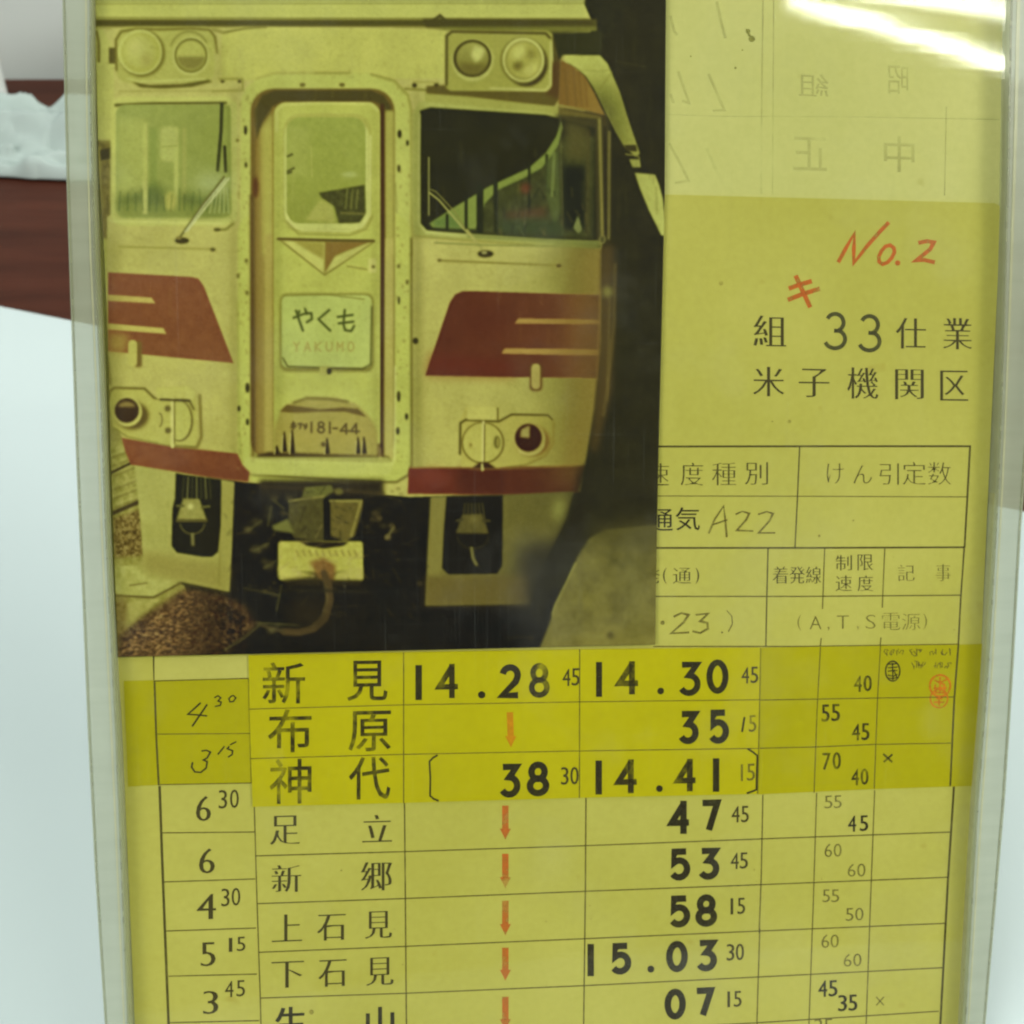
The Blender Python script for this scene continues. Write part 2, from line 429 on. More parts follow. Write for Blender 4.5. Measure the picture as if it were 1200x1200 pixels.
    rect('1', 670, 850, 692, 1005, (166, 168, 90), blur=1); ell('1', 800, 945, 26, 45, (160, 158, 78), blur=2)
    for i in range(16):
        x = 560 + i * 34 + RNG.rand() * 12; line('1', [(x, 880 + RNG.rand() * 50), (x + RNG.randn() * 6, 990)], 1.4, (70, 82, 48), blur=.7, a=.55)
    line('1', [(1042, 490), (1038, 620), (1022, 800)], 4, (62, 64, 36), blur=.6); line('1', [(1055, 690), (1060, 805)], 3.6, (56, 56, 34), blur=.6)
    line('1', [(1072, 500), (1078, 820)], 2.6, (118, 126, 64), blur=1)
    for i in range(5): line('1', [(985 + i * 22, 1000), (1010 + i * 14, 880)], 1.2, (178, 184, 118), blur=.6, a=.7)
    poly('1', [(1085, 490), (1112, 480), (1112, 1040), (1088, 1030)], (176, 178, 94), blur=1); line('1', [(1095, 1050), (1060, 1078), (1010, 1080)], 2.5, (112, 110, 54), blur=.8)
    line('1', [(520, 1038), (1040, 1050)], 2, (186, 186, 104), blur=.8)
    line('1', [(560, 1158), (1000, 1170)], 1.6, (128, 124, 58), blur=.8, a=.8); ell('1', 1000, 1172, 14, 9, (90, 84, 44), blur=.8); ell('1', 1020, 1078, 16, 8, (88, 84, 44), blur=.8)
    ell('1', 1000, 860, 90, 50, (178, 186, 128), blur=9, a=.55)
    line('1', [(1075, 838), (985, 950), (880, 1085)], 1.8, (190, 192, 128), blur=.5); line('1', [(1052, 832), (952, 962), (845, 1115)], 2.6, (100, 98, 56), blur=.6)
    line('1', [(1060, 838), (960, 962), (868, 1090)], 1.1, (192, 196, 138), blur=.4)
    ell('1', 855, 1130, 34, 15, (68, 62, 34), blur=.8); ell('1', 840, 1118, 14, 9, (120, 112, 62), blur=.6)
    # front surround
    poly('2', [(125, 1200), (130, 480), (150, 420), (200, 375), (280, 345), (760, 345), (850, 375), (915, 440), (928, 520), (928, 1200)], (172, 175, 88), blur=1)
    line('2', [(200, 372), (290, 345), (640, 343)], 1.6, (145, 142, 70), blur=1.2); line('2', [(480, 345), (640, 345)], 1.3, (120, 116, 58), blur=1, a=.7)
    line('2', [(740, 350), (850, 380), (915, 450), (930, 520), (934, 900), (932, 1200)], 2.0, (130, 126, 60), blur=1)
    rrect('p', 279, 250, 482, 565, 24, (172, 175, 84), blur=.8)
    line('5', [(730, 0), (732, 1060), (715, 1110), (660, 1142), (560, 1140), (0, 1108), (-60, 1095), (-95, 1060)], 2.6, (96, 90, 46), blur=1)
    line('4', [(715, 300), (722, 900), (735, 1040), (770, 1090), (850, 1110)], 1.6, (140, 138, 66), blur=1.2, a=.8)
    rrect('p', 294, 104.5, 463, 541, 26, (106, 92, 48), blur=.9)
    rect('p', 300, 150, 321, 532, ((116, 98, 54), (166, 152, 78), 'x'), blur=1.5)
    poly('2', [(225, 600), (285, 520), (285, 1200), (235, 1200)], (164, 160, 78), blur=2.5, a=.9)
    rect('p', 311, 275, 320, 534, (160, 148, 76), blur=1.5)
    line('p', [(295, 230), (297, 540)], 4, (84, 66, 38), blur=1.5, a=.8); line('p', [(320.5, 125), (321.5, 500)], 1.6, (128, 112, 52), blur=.7)
    poly('2', [(195, 520), (230, 450), (290, 425), (740, 425), (800, 450), (835, 500), (842, 620), (800, 500), (760, 478), (320, 478), (280, 500), (230, 580), (205, 660)], (78, 72, 38), blur=1.2)
    ell('2', 200, 880, 14, 50, (90, 62, 36), blur=1.6)
    rect('2', 808, 520, 850, 1200, (156, 152, 76), blur=1.5); rect('p', 451, 280, 462, 538, (166, 158, 82), blur=1.2)
    line('p', [(448.5, 124), (449, 280), (447, 530)], 4.6, (74, 54, 32), blur=.7)
    rrect('p', 321.5, 120.5, 446, 541, 14, (173, 175, 84), blur=.6, tex=4, tcell=25)
    line('2', [(300, 620), (300, 520), (330, 492), (480, 485), (740, 488), (770, 520)], 2.5, (184, 184, 98), blur=.8)
    # door window
    rrect('2', 328, 535, 742, 1090, 80, (160, 160, 78), blur=1); rrect('2', 335, 560, 730, 1078, 78, (184, 186, 102), blur=.8)
    poly('2', rr(345, 552, 716, 1050, 62), ((142, 150, 72), (132, 138, 64), 'y'), blur=.7, tex=5)
    rect('2', 345, 600, 450, 830, (154, 158, 82), blur=3, a=.45); line('2', [(460, 680), (465, 830)], 1.5, (160, 162, 84), a=.8); line('2', [(380, 640), (375, 950)], 2, (150, 154, 78), blur=1.2, a=.7)
    for q in ([(350, 735), (372, 725)], [(350, 805), (380, 790)], [(350, 815), (368, 808)]): line('2', q, 2.4, (84, 84, 44))
    poly('2', [(495, 905), (600, 888), (712, 868), (716, 1000), (690, 1045), (590, 1048), (568, 970), (510, 930)], (74, 74, 40), blur=1, tex=14, tcell=4)
    poly('2', [(505, 935), (560, 965), (575, 1045), (430, 1035), (450, 1010)], (158, 158, 80), blur=1.6)
    for x in (630, 655, 680): line('2', [(x, 890), (x - 8, 980)], 1.5, (112, 114, 62), blur=.6)
    line('2', [(600, 1000), (710, 1005)], 2, (110, 108, 58), blur=.8); ell('2', 640, 820, 40, 12, (158, 164, 92), blur=2)
    line('2', [(345, 1010), (370, 1060), (420, 1080), (640, 1085), (700, 1065), (735, 1010), (738, 640)], 2.2, (190, 190, 108), blur=.7)
    line('2', [(345, 1040), (400, 1098), (640, 1105), (720, 1075), (750, 1010)], 1.5, (132, 128, 62), blur=.8)
    # V emblem
    poly('5', [(110, 0), (555, 6), (325, 172)], (150, 146, 70), blur=.8)
    poly('5', [(125, 8), (325, 22), (318, 165)], (186, 184, 96), blur=.9); poly('5', [(170, 8), (322, 20), (320, 100), (235, 50)], (146, 138, 66), blur=1.4)
    poly('5', [(325, 15), (540, 14), (375, 80), (325, 165)], (122, 102, 54), blur=1); poly('5', [(545, 18), (430, 60), (370, 90), (328, 160), (420, 105)], (178, 176, 92), blur=.8)
    line('5', [(105, 2), (330, 8), (555, 12)], 3.2, (90, 80, 42), blur=.6); line('5', [(110, 4), (325, 172), (552, 18)], 1.3, (110, 102, 50), blur=.6)
    line('5', [(430, 130), (520, 145)], 1.5, (128, 122, 60)); rect('5', 530, 95, 565, 160, (190, 186, 102), blur=.8); ell('5', 552, 132, 9, 7, (90, 84, 44), blur=.6)
    # name board
    rrect('5', 112, 258, 556, 625, 36, (120, 116, 56), blur=1.3); rrect('5', 122, 266, 545, 606, 30, (168, 176, 92), blur=.6, tex=3, tcell=30)
    line('5', [(128, 560), (150, 600), (330, 606), (500, 612), (540, 590), (545, 320)], 2.0, (86, 84, 40), blur=.7); line('5', [(140, 268), (330, 262), (510, 285)], 1.4, (122, 120, 58), blur=.6)
    rect('5', 300, 600, 350, 640, (160, 158, 80), blur=.8); ell('5', 345, 622, 12, 16, (60, 56, 32), blur=.8)
    T = (78, 84, 44)
    for q in ([(178, 372), (230, 352), (262, 350), (264, 378), (240, 392)], [(205, 340), (202, 350)], [(190, 338), (205, 385), (222, 432)], [(232, 330), (240, 352)],
              [(345, 335), (295, 378), (350, 432)], [(385, 368), (455, 358)], [(390, 398), (458, 390)], [(418, 335), (412, 400), (420, 430), (448, 434), (462, 410)]):
        line('5', q, 2.7, T, blur=.6)
    Y = (152, 142, 74)
    for i, ch in enumerate('YAKUMO'):
        x = 192 + i * 51; y0, y1 = 486, 528; w = 13
        S = {'Y': [[(-w, y0), (0, y0 + 20), (w, y0)], [(0, y0 + 20), (0, y1)]], 'A': [[(-w, y1), (0, y0), (w, y1)], [(-7, y0 + 28), (7, y0 + 28)]],
             'K': [[(-w, y0), (-w, y1)], [(w, y0), (-w, y0 + 22), (w, y1)]], 'U': [[(-w, y0), (-w, y1 - 8), (0, y1), (w, y1 - 8), (w, y0)]],
             'M': [[(-w, y1), (-w, y0), (0, y0 + 25), (w, y0), (w, y1)]], 'O': [epts(0, (y0 + y1) / 2, w, 21, n=12)]}[ch]
        for q in S: line('5', [(x + a, b) for a, b in q], 1.5, Y, blur=.45)
    # foot of the door: hood, number plate, hooks
    poly('5', [(85, 905), (120, 800), (180, 762), (260, 742), (380, 745), (470, 775), (530, 830), (570, 900), (575, 1030), (85, 1015)], (152, 142, 72), blur=1.2, tex=6)
    line('5', [(180, 770), (240, 748), (340, 752), (430, 765)], 3, (112, 104, 52), blur=1)
    poly('5', [(112, 812), (145, 778), (300, 800), (410, 792), (480, 798), (522, 838), (420, 812), (300, 812), (180, 818)], (100, 86, 46), blur=.9)
    poly('5', [(95, 860), (560, 860), (570, 960), (90, 960)], (156, 144, 72), blur=3, a=.6)
    N = (86, 74, 40)
    for q in ([(168, 872), (185, 868)], [(176, 860), (178, 892)], [(165, 884), (190, 880)], [(200, 870), (215, 868), (208, 890)], [(225, 872), (232, 884)], [(238, 870), (240, 880), (232, 892)],
              [(262, 862), (262, 908)], epts(307, 872, 13, 11, n=10), epts(307, 897, 15, 13, n=10), [(348, 862), (348, 912)], [(364, 890), (382, 890)],
              [(425, 915), (425, 868), (398, 902), (438, 902)], [(472, 915), (472, 868), (446, 904), (486, 904)]):
        line('5', q, 2.3, N, blur=.6)
    poly('5', [(0, 1020), (60, 1000), (300, 1010), (620, 1020), (640, 1050), (0, 1035)], (70, 58, 34), blur=1.3)
    for x, y0, y1 in ((135, 905, 1000), (172, 895, 1010), (335, 935, 1010), (480, 930, 1010), (508, 930, 1010), (100, 970, 1010)):
        poly('5', [(x - 12, y1), (x - 3, y0), (x + 3, y0), (x + 14, y1)], (52, 42, 26), blur=.8)
        line('5', [(x - 12, y1), (x - 8, y0 + 20)], 1.4, (176, 168, 96), blur=.5)
    ell('5', 318, 965, 12, 12, (92, 80, 46), blur=.8); line('5', [(582, 985), (584, 1030)], 3.4, (196, 190, 116), blur=.6); poly('5', [(570, 960), (595, 960), (600, 1050), (570, 1040)], (60, 40, 26), blur=1, a=.6)
    line('5', [(0, 1040), (400, 1052), (640, 1060), (652, 1030), (655, 600)], 1.8, (188, 188, 106), blur=.8)
    rrect('p', 285, 536, 460, 557, 8, (176, 178, 92), blur=1.2, a=.8)
    # bolts
    for z, x, y, rx, ry in (('2', 153, 612, 8, 22), ('2', 875, 630, 10, 20), ('2', 912, 672, 7, 14), ('2', 872, 792, 7, 18), ('2', 605, 400, 14, 10), ('2', 420, 400, 14, 10), ('4', 757, 104, 8, 11), ('4', 718, 175, 8, 12), ('4', 760, 255, 7, 12),
                            ('4', 762, 700, 10, 24), ('4', 722, 797, 8, 14), ('4', 762, 860, 8, 16), ('5', 671, 740, 8, 26), ('5', 708, 835, 8, 16), ('5', 667, 902, 8, 18), ('5', 711, 204, 8, 12), ('5', 672, 290, 5, 20),
                            ('5', 671, 130, 8, 10), ('2', 115, 660, 8, 8), ('2', 155, 775, 6, 14), ('5', 750, 480, 14, 16)):
        ell(z, x, y, rx, ry, (62, 58, 32) if ry > 13 else (104, 98, 50), blur=.7)
    line('2', [(855, 860), (862, 1000)], 1.6, (120, 116, 60), blur=.8, a=.6)
    for x in (945, 1048): ell('2', x, 402, 12, 12, (66, 60, 34), blur=.8)
    line('2', [(900, 418), (1090, 430)], 2.5, (112, 108, 52), blur=1); line('2', [(940, 385), (1060, 390)], 1.4, (140, 136, 66), blur=.8)
    # red flashes
    poly('4', [(108, 158), (500, 180), (533, 188), (558, 225), (697, 584), (400, 556), (108, 528)], (MR, (122, 78, 48), 'y'), blur=.6, tex=5, tcell=10)
    poly('4', [(108, 440), (210, 450), (190, 540), (108, 530)], (150, 132, 68), blur=4, a=.8)
    poly('4', [(108, 263), (312, 277), (331, 304), (108, 292)], (176, 160, 84), blur=.6); poly('4', [(108, 398), (368, 420), (382, 447), (108, 426)], (180, 168, 86), blur=.6)
    poly('6', [(-5, 642), (110, 300), (135, 262), (170, 247), (205, 246), (815, 264), (815, 655), (400, 650)], ((98, 52, 36), (96, 62, 40), 'x'), blur=.6, tex=6, tcell=30)
    poly('6', [(20, 540), (400, 560), (420, 648), (0, 640)], (104, 44, 30), blur=6, a=.7); ell('6', 280, 420, 130, 90, (92, 44, 30), blur=10, a=.4)
    poly('6', [(415, 398), (432, 374), (815, 381), (815, 402)], (160, 130, 70), blur=.6); poly('6', [(352, 540), (368, 514), (815, 520), (808, 548)], (160, 130, 70), blur=.6)
    rrect('6', 484, 585, 545, 716, 20, (90, 70, 38), blur=1.2); rrect('6', 494, 588, 534, 706, 18, (178, 164, 88), blur=.6)
    rrect('4', 232, 480, 268, 604, 12, (110, 94, 50), blur=1.3); rrect('4', 203, 476, 244, 600, 18, (172, 166, 84), blur=.7)
    # lower bands
    poly('4', [(172, 934), (420, 976), (716, 1008), (740, 1062), (772, 1096), (765, 1140), (430, 1102), (215, 1060), (190, 1000)], ((126, 76, 48), (116, 68, 44), 'x'), blur=.7, tex=6, tcell=8)
    poly('8', [(170, 168), (880, 158), (850, 266), (600, 276), (165, 272)], ((108, 44, 30), (72, 46, 28), 'x'), blur=.8, tex=5, tcell=12)
    ell('8', 270, 205, 60, 30, (122, 52, 34), blur=6, a=.6); poly('8', [(370, 168), (560, 172), (560, 268), (370, 268)], (74, 38, 28), blur=5, a=.7)
    line('8', [(175, 165), (400, 168), (440, 172), (520, 172), (640, 168), (880, 158)], 1.5, (120, 100, 52), blur=.8)
    # right-hand side shading of body
    poly('6', [(650, 0), (830, 30), (815, 660), (720, 1150), (560, 1150), (640, 800)], (118, 98, 48), blur=14, a=.45)
    poly('6', [(740, 0), (840, 0), (830, 660), (740, 1150), (640, 1150), (720, 800)], (92, 76, 40), blur=9, a=.5)
    poly('p', [(705, 60), (790, -80), (790, 790), (636, 790), (652, 700), (678, 620), (683, 560), (697, 480), (706, 400)], (46, 44, 26), blur=1.6, tex=5, tcell=16)
    poly('6', [(815, 30), (880, 30), (870, 700), (800, 1000), (770, 1000), (800, 640)], (84, 70, 38), blur=4, a=.85)
    line('6', [(885, 120), (880, 400), (850, 700), (830, 830)], 3.2, (98, 86, 48), blur=1.5, a=.8); line('6', [(860, 280), (850, 760)], 2, (110, 98, 56), blur=1.2, a=.6)
    ell('6', 850, 250, 24, 26, (120, 118, 66), blur=2.5, a=.8); line('6', [(815, 240), (800, 660)], 1.5, (124, 104, 58), blur=1, a=.7)
    # right window
    poly('3', [(-35, 480), (150, 470), (600, 520), (690, 540), (720, 700), (830, 1000), (820, 1165), (500, 1150), (-60, 1108), (-70, 900), (-65, 540)], (158, 160, 84), blur=1)
    rect('3', 610, 520, 860, 1140, (66, 62, 36), blur=3)
    poly('3', [(-30, 520), (20, 505), (560, 540), (640, 560), (790, 600), (800, 1130), (560, 1125), (180, 1105), (0, 1082), (-28, 1050), (-33, 700)], (45, 44, 24), blur=.9, tex=3, tcell=20)
    poly('3', [(20, 1070), (330, 880), (500, 800), (600, 690), (650, 640), (790, 640), (780, 1120), (560, 1115), (20, 1075)], (66, 68, 38), blur=2, tex=12, tcell=10)
    poly('3', [(15, 1050), (120, 980), (290, 878), (480, 790), (560, 720), (610, 640), (632, 570), (640, 600), (620, 680), (580, 745), (540, 790), (460, 835), (340, 890), (300, 930), (275, 955), (232, 1075), (30, 1068)], (116, 128, 66), blur=.8)
    poly('3', [(30, 1040), (120, 1000), (170, 1075), (35, 1065)], (90, 108, 60), blur=2, a=.8)
    for x, y0, y1, w in ((98, 1010, 1075, 3), (187, 930, 1080, 3.5), (252, 880, 1085, 8), (325, 850, 1080, 5), (483, 770, 1000, 3), (565, 730, 900, 3)):
        line('3', [(x, y0), (x, y1)], w, (44, 46, 26), blur=.7)
    poly('3', [(560, 760), (620, 700), (630, 1000), (600, 1060), (560, 900)], (84, 92, 52), blur=1.5, a=.8); line('3', [(600, 720), (590, 920)], 3, (112, 122, 70), blur=1, a=.8)
    ell('3', 465, 885, 24, 26, (104, 62, 40), blur=2.5, a=.8); poly('3', [(370, 1000), (560, 970), (560, 1020), (370, 1030)], (88, 60, 40), blur=3, a=.6)
    poly('3', [(650, 560), (760, 600), (750, 760), (660, 740)], (84, 80, 46), blur=4, a=.9); rect('3', 640, 780, 745, 1080, (34, 36, 22), blur=3)
    line('3', [(630, 560), (632, 760), (640, 1100)], 2, (88, 88, 52), blur=.8, a=.7); line('3', [(760, 620), (755, 1100)], 3, (84, 76, 44), blur=1.5, a=.7)
    poly('3', [(690, 1070), (712, 1010), (730, 1080), (712, 1095)], (130, 136, 84), blur=1.2)
    poly('3', [(340, 1030), (640, 1040), (640, 1110), (340, 1095)], (58, 68, 40), blur=4, a=.8)
    for i in range(30):
        x = 340 + RNG.rand() * 420; y = 880 + RNG.rand() * 200; line('3', [(x, y), (x + RNG.randn() * 12, y + 20 + 30 * RNG.rand())], 1.6, (88 + RNG.randint(20), 92, 54) if i % 2 else (36, 38, 22), blur=.8, a=.5)
    line('3', [(-33, 540), (-36, 1050), (0, 1090), (560, 1130), (800, 1140)], 3.0, (176, 178, 98), blur=.9); line('3', [(-60, 1108), (150, 1125), (500, 1150)], 1.8, (126, 122, 60), blur=1)
    line('3', [(200, 1108), (800, 1142)], 4, (104, 110, 62), blur=1.3, a=.8)
    line('3', [(812, 560), (826, 1135)], 3.2, (128, 122, 68), blur=1); line('3', [(858, 620), (855, 1120)], 2.8, (112, 106, 60), blur=1); line('3', [(838, 600), (842, 1100)], 2.2, (48, 42, 26), blur=.8); ell('3', 826, 1125, 12, 16, (170, 166, 100), blur=1)
    # wiper, right
    line('3', [(12, 740), (12, 1010)], 1.6, (140, 140, 84), blur=.5); line('3', [(15, 905), (60, 940), (180, 1080), (260, 1160)], 2.0, (150, 148, 84), blur=.5); line('3', [(20, 890), (45, 900), (130, 990), (180, 1070)], 1.4, (120, 118, 66), blur=.5)
    line('3', [(190, 1080), (270, 1180)], 3, (158, 154, 84), blur=.7); ell('6', 278, 72, 38, 17, (62, 56, 32), blur=.9); ell('6', 272, 66, 14, 8, (150, 146, 90), blur=.7)
    line('6', [(60, 103), (630, 127)], 2.0, (118, 110, 54), blur=.8); ell('6', 622, 128, 14, 9, (84, 74, 40), blur=.8); ell('6', 62, 102, 10, 7, (100, 92, 48), blur=.8); line('6', [(40, 20), (250, 30), (800, 40)], 1.6, (112, 116, 62), blur=.8)
    # top right lamp unit and what is above it
    poly('3', [(-20, 90), (775, 95), (800, 140), (590, 160), (0, 130)], (76, 72, 36), blur=1.2); poly('3', [(40, 128), (800, 125), (800, 150), (570, 155), (100, 145)], (108, 108, 54), blur=1.2, a=.9)
    poly('3', [(590, 155), (830, 150), (820, 262), (640, 262), (600, 330)], (54, 54, 30), blur=1.2)
    poly('3', [(90, 400), (180, 420), (570, 430), (625, 300), (590, 150), (620, 470), (600, 505), (0, 450), (0, 405)], (92, 84, 42), blur=1.2)
    poly('3', [(570, 300), (640, 280), (640, 480), (560, 440)], (84, 66, 36), blur=3)
    rrect('3', 90, 145, 588, 428, 30, (148, 147, 72), blur=1); line('3', [(95, 400), (96, 170), (120, 150), (560, 158), (580, 180)], 3, (78, 72, 36), blur=.9)
    line('3', [(300, 415), (560, 425), (582, 400), (585, 200)], 2.4, (176, 174, 96), blur=.9)
    ell('3', 470, 300, 100, 108, (66, 58, 30), blur=1.5)
    ell('3', 218, 285, 98, 100, (170, 170, 90), blur=.8); ell('3', 216, 276, 90, 88, (72, 66, 34), blur=.7); poly('3', epts(217, 276, 76, 76)[:-1], ((150, 150, 78), (104, 98, 50), 'y'), blur=.9)
    poly('3', [(225, 215), (275, 230), (265, 270), (230, 300), (210, 260)], (182, 182, 100), blur=2); poly('3', epts(217, 285, 66, 62, 20, 170), (104, 98, 50), blur=2.5)
    ell('3', 452, 285, 106, 110, (112, 108, 54), blur=.9); ell('3', 455, 282, 98, 104, (180, 180, 98), blur=.7); ell('3', 455, 285, 86, 92, (132, 128, 64), blur=.9); ell('3', 458, 283, 78, 84, (158, 156, 76), blur=1)
    ell('3', 430, 310, 26, 24, (104, 98, 48), blur=2.5); ell('3', 490, 255, 26, 20, (120, 114, 56), blur=3); poly('3', [(400, 240), (450, 205), (470, 250), (420, 290)], (184, 182, 96), blur=3); poly('3', [(450, 330), (520, 290), (525, 330), (480, 362)], (182, 178, 92), blur=3)
    poly('3', [(-5, 440), (200, 455), (620, 505), (620, 535), (200, 500), (-10, 480)], (150, 150, 76), blur=1.2); poly('3', [(620, 495), (820, 530), (820, 560), (620, 540)], (98, 90, 46), blur=1.3)
    poly('3', [(632, 285), (700, 315), (745, 360), (790, 440), (838, 545), (760, 520), (620, 492), (625, 380)], ((110, 88, 44), (134, 112, 58), 'x'), blur=.9)
    for x in (650, 690, 715, 740): line('3', [(x, 330), (x + 14, 500)], 2, (94, 76, 40), blur=1.2, a=.5)
    line('3', [(650, 510), (830, 545), (840, 590)], 2, (70, 60, 34), blur=.8); line('3', [(630, 500), (740, 520)], 2, (148, 138, 74), blur=.8)
    # station roof beams
    poly('3', [(648, 262), (815, 262), (850, 300), (905, 430), (945, 560), (1000, 720), (985, 738), (930, 690), (890, 620), (830, 500), (790, 420), (750, 360), (710, 325), (650, 288)], (174, 176, 88), blur=.8, tex=4)
    line('3', [(870, 340), (820, 410), (795, 425)], 1.5, (130, 128, 62), blur=.7, a=.8); line('3', [(700, 330), (800, 335), (860, 330)], 1.3, (146, 146, 72), a=.6)
    poly('3', [(925, 680), (985, 680), (990, 715), (940, 710)], (64, 60, 34), blur=.8); line('3', [(935, 725), (990, 732), (1000, 745)], 1.5, (130, 128, 68)); poly('3', [(953, 750), (1000, 750), (1005, 785), (968, 786)], (174, 176, 92), blur=.7)
    poly('3', [(978, 812), (1072, 820), (1092, 870), (1108, 930), (1130, 1110), (1102, 1105), (1045, 990), (1000, 880)], (176, 178, 92), blur=.7)
    for i in range(26):
        x = 830 + RNG.rand() * 270; y = RNG.rand() * 1200; line('3', [(x, y), (x + RNG.randn() * 5, y + 60 + 90 * RNG.rand())], 1.4, (66, 64, 38), blur=1, a=.35)
    line('3', [(890, 290), (1030, 315)], 1.2, (72, 70, 42), a=.7)
    # marker lamp right
    poly('6', [(160, 850), (185, 790), (340, 790), (345, 850), (400, 822), (570, 826), (600, 860), (598, 960), (560, 1020), (470, 1058), (330, 1076), (165, 1070)], (170, 162, 80), blur=.8)
    line('6', [(158, 1010), (160, 865), (185, 850), (340, 858), (400, 825), (570, 828), (592, 850)], 2.6, (84, 76, 38), blur=.7); line('6', [(597, 860), (597, 960), (560, 1020), (470, 1060), (380, 1074)], 2.0, (112, 98, 48), blur=1)
    rrect('6', 192, 790, 336, 850, 10, (180, 174, 90), blur=.7); line('6', [(335, 795), (335, 850)], 1.6, (88, 80, 40))
    ell('6', 266, 958, 101, 98, (96, 86, 42), blur=.8); ell('6', 265, 957, 93, 92, (172, 166, 82), blur=.6); ell('6', 208, 968, 7, 9, (130, 116, 56), blur=.7); ell('6', 332, 955, 16, 30, (96, 90, 46), blur=1); ell('6', 336, 955, 7, 22, (140, 132, 66), blur=.8)
    line('6', [(268, 860), (266, 1080)], 3.0, (192, 186, 108), blur=.5); line('6', [(274, 870), (272, 1070)], 1.3, (92, 82, 42), blur=.5)
    poly('6', [(215, 1075), (250, 1050), (290, 1050), (330, 1078)], (62, 44, 28), blur=1); line('6', [(262, 1060), (262, 1085)], 3, (164, 156, 90))
    ell('6', 500, 950, 84, 74, (112, 92, 46), blur=2); ell('6', 482, 940, 76, 76, (176, 166, 86), blur=.8); ell('6', 479, 934, 64, 66, (60, 36, 24), blur=.8); poly('6', [(440, 930), (445, 895), (485, 875), (484, 935)], (152, 142, 80), blur=1.2)
    line('6', epts(482, 942, 72, 72, 20, 130), 2, (186, 178, 96), blur=.8)
    # marker lamp left
    poly('4', [(110, 705), (285, 703), (330, 748), (350, 752), (335, 700), (480, 690), (520, 720), (530, 960), (500, 982), (420, 975), (200, 930), (130, 880)], (168, 164, 80), blur=.8)
    line('4', [(108, 760), (118, 712), (140, 700), (280, 703), (325, 748), (490, 760), (510, 800)], 2.6, (98, 90, 46), blur=.8); line('4', [(538, 735), (546, 930), (525, 980), (420, 975)], 3.2, (108, 98, 48), blur=1.2); line('4', [(140, 890), (200, 930), (400, 972)], 1.6, (120, 114, 54), blur=.8)
    rrect('4', 335, 700, 470, 752, 10, (176, 172, 86), blur=.8); poly('4', [(470, 690), (520, 720), (505, 760), (470, 750)], (182, 178, 92), blur=.8)
    ell('4', 222, 830, 78, 66, (88, 76, 40), blur=2.2); ell('4', 200, 812, 68, 70, (178, 174, 90), blur=.8); ell('4', 196, 806, 58, 58, (62, 48, 30), blur=.8); poly('4', epts(196, 790, 42, 26, 180, 360), (128, 114, 66), blur=1.5)
    ell('4', 445, 855, 62, 96, (92, 84, 42), blur=.8); ell('4', 440, 853, 58, 92, (172, 170, 84), blur=.7); rect('4', 345, 760, 402, 960, (168, 164, 80), blur=.8)
    line('4', [(410, 755), (410, 975)], 4, (190, 186, 104), blur=.5); line('4', [(420, 760), (420, 960)], 1.4, (98, 90, 46), blur=.6)
    for x, y in ((388, 797), (390, 900)): ell('4', x, y, 15, 15, (100, 92, 48), blur=.9)
    line('4', epts(350, 850, 12, 30, -90, 90), 2, (120, 112, 56)); line('4', [(355, 755), (490, 760)], 2.5, (74, 66, 34), blur=.7)
    line('4', [(105, 560), (118, 680)], 4, (112, 104, 54), blur=1.5)
    poly('4', [(425, 1040), (770, 1095), (765, 1140), (430, 1105)], (110, 62, 40), blur=3, a=.5)
    # left skirt
    poly('7', [(200, 158), (362, 182), (600, 224), (590, 500), (580, 665), (390, 625), (290, 600), (238, 572), (225, 400)], ((162, 160, 84), (150, 146, 76), 'x'), blur=.8, tex=5, tcell=20)
    poly('7', [(230, 500), (360, 520), (580, 560), (578, 665), (390, 625), (240, 585)], (132, 122, 64), blur=5, a=.7); line('7', [(548, 240), (540, 640)], 2, (112, 104, 52), blur=1, a=.7)
    poly('7', [(545, 225), (600, 224), (580, 662), (540, 655)], (140, 134, 68), blur=1.2, a=.6)
    poly('7', [(365, 188), (400, 195), (548, 215), (545, 400), (535, 505), (510, 525), (470, 524), (370, 508), (348, 480), (352, 330), (362, 290)], (38, 36, 22), blur=.8)
    for i in range(7): line('7', [(398 + i * 17, 205), (392 + i * 19, 290)], 1.8, (120, 120, 70) if i % 2 else (74, 74, 44), blur=.7, a=.8)
    poly('7', [(395, 290), (460, 292), (490, 378), (368, 376)], (138, 134, 72), blur=1.1, tex=8, tcell=3); ell('7', 424, 322, 12, 12, (188, 184, 104), blur=1.5)
    line('7', [(370, 320), (395, 320)], 3, (92, 90, 50)); line('7', [(470, 325), (500, 322)], 3, (92, 90, 50)); rect('7', 366, 374, 492, 385, (90, 84, 46), blur=.6)
    line('7', epts(432, 385, 50, 48, 10, 170), 1.8, (92, 88, 52), blur=.7); line('7', [(432, 435), (434, 475)], 4, (112, 108, 66), blur=1)
    # right skirt
    poly('8', [(258, 283), (560, 275), (835, 262), (800, 380), (745, 490), (690, 600), (660, 715), (235, 722), (245, 500)], ((112, 106, 58), (88, 84, 46), 'x'), blur=1, tex=6, tcell=18)
    poly('8', [(620, 480), (780, 470), (720, 740), (600, 730)], (44, 40, 25), blur=9, a=.9); ell('8', 775, 335, 30, 50, (128, 128, 72), blur=5, a=.8)
    poly('8', [(235, 600), (560, 600), (640, 600), (650, 720), (235, 722)], (94, 82, 46), blur=4, a=.6); poly('8', [(258, 285), (320, 285), (300, 600), (248, 600)], (124, 118, 66), blur=2, a=.7)
    poly('8', [(322, 282), (548, 278), (545, 560), (525, 592), (330, 595), (304, 570), (312, 400)], (31, 28, 18), blur=.9)
    for i in range(6): line('8', [(395 + i * 14, 310), (390 + i * 17, 370)], 2, (76, 72, 42), blur=.8, a=.9)
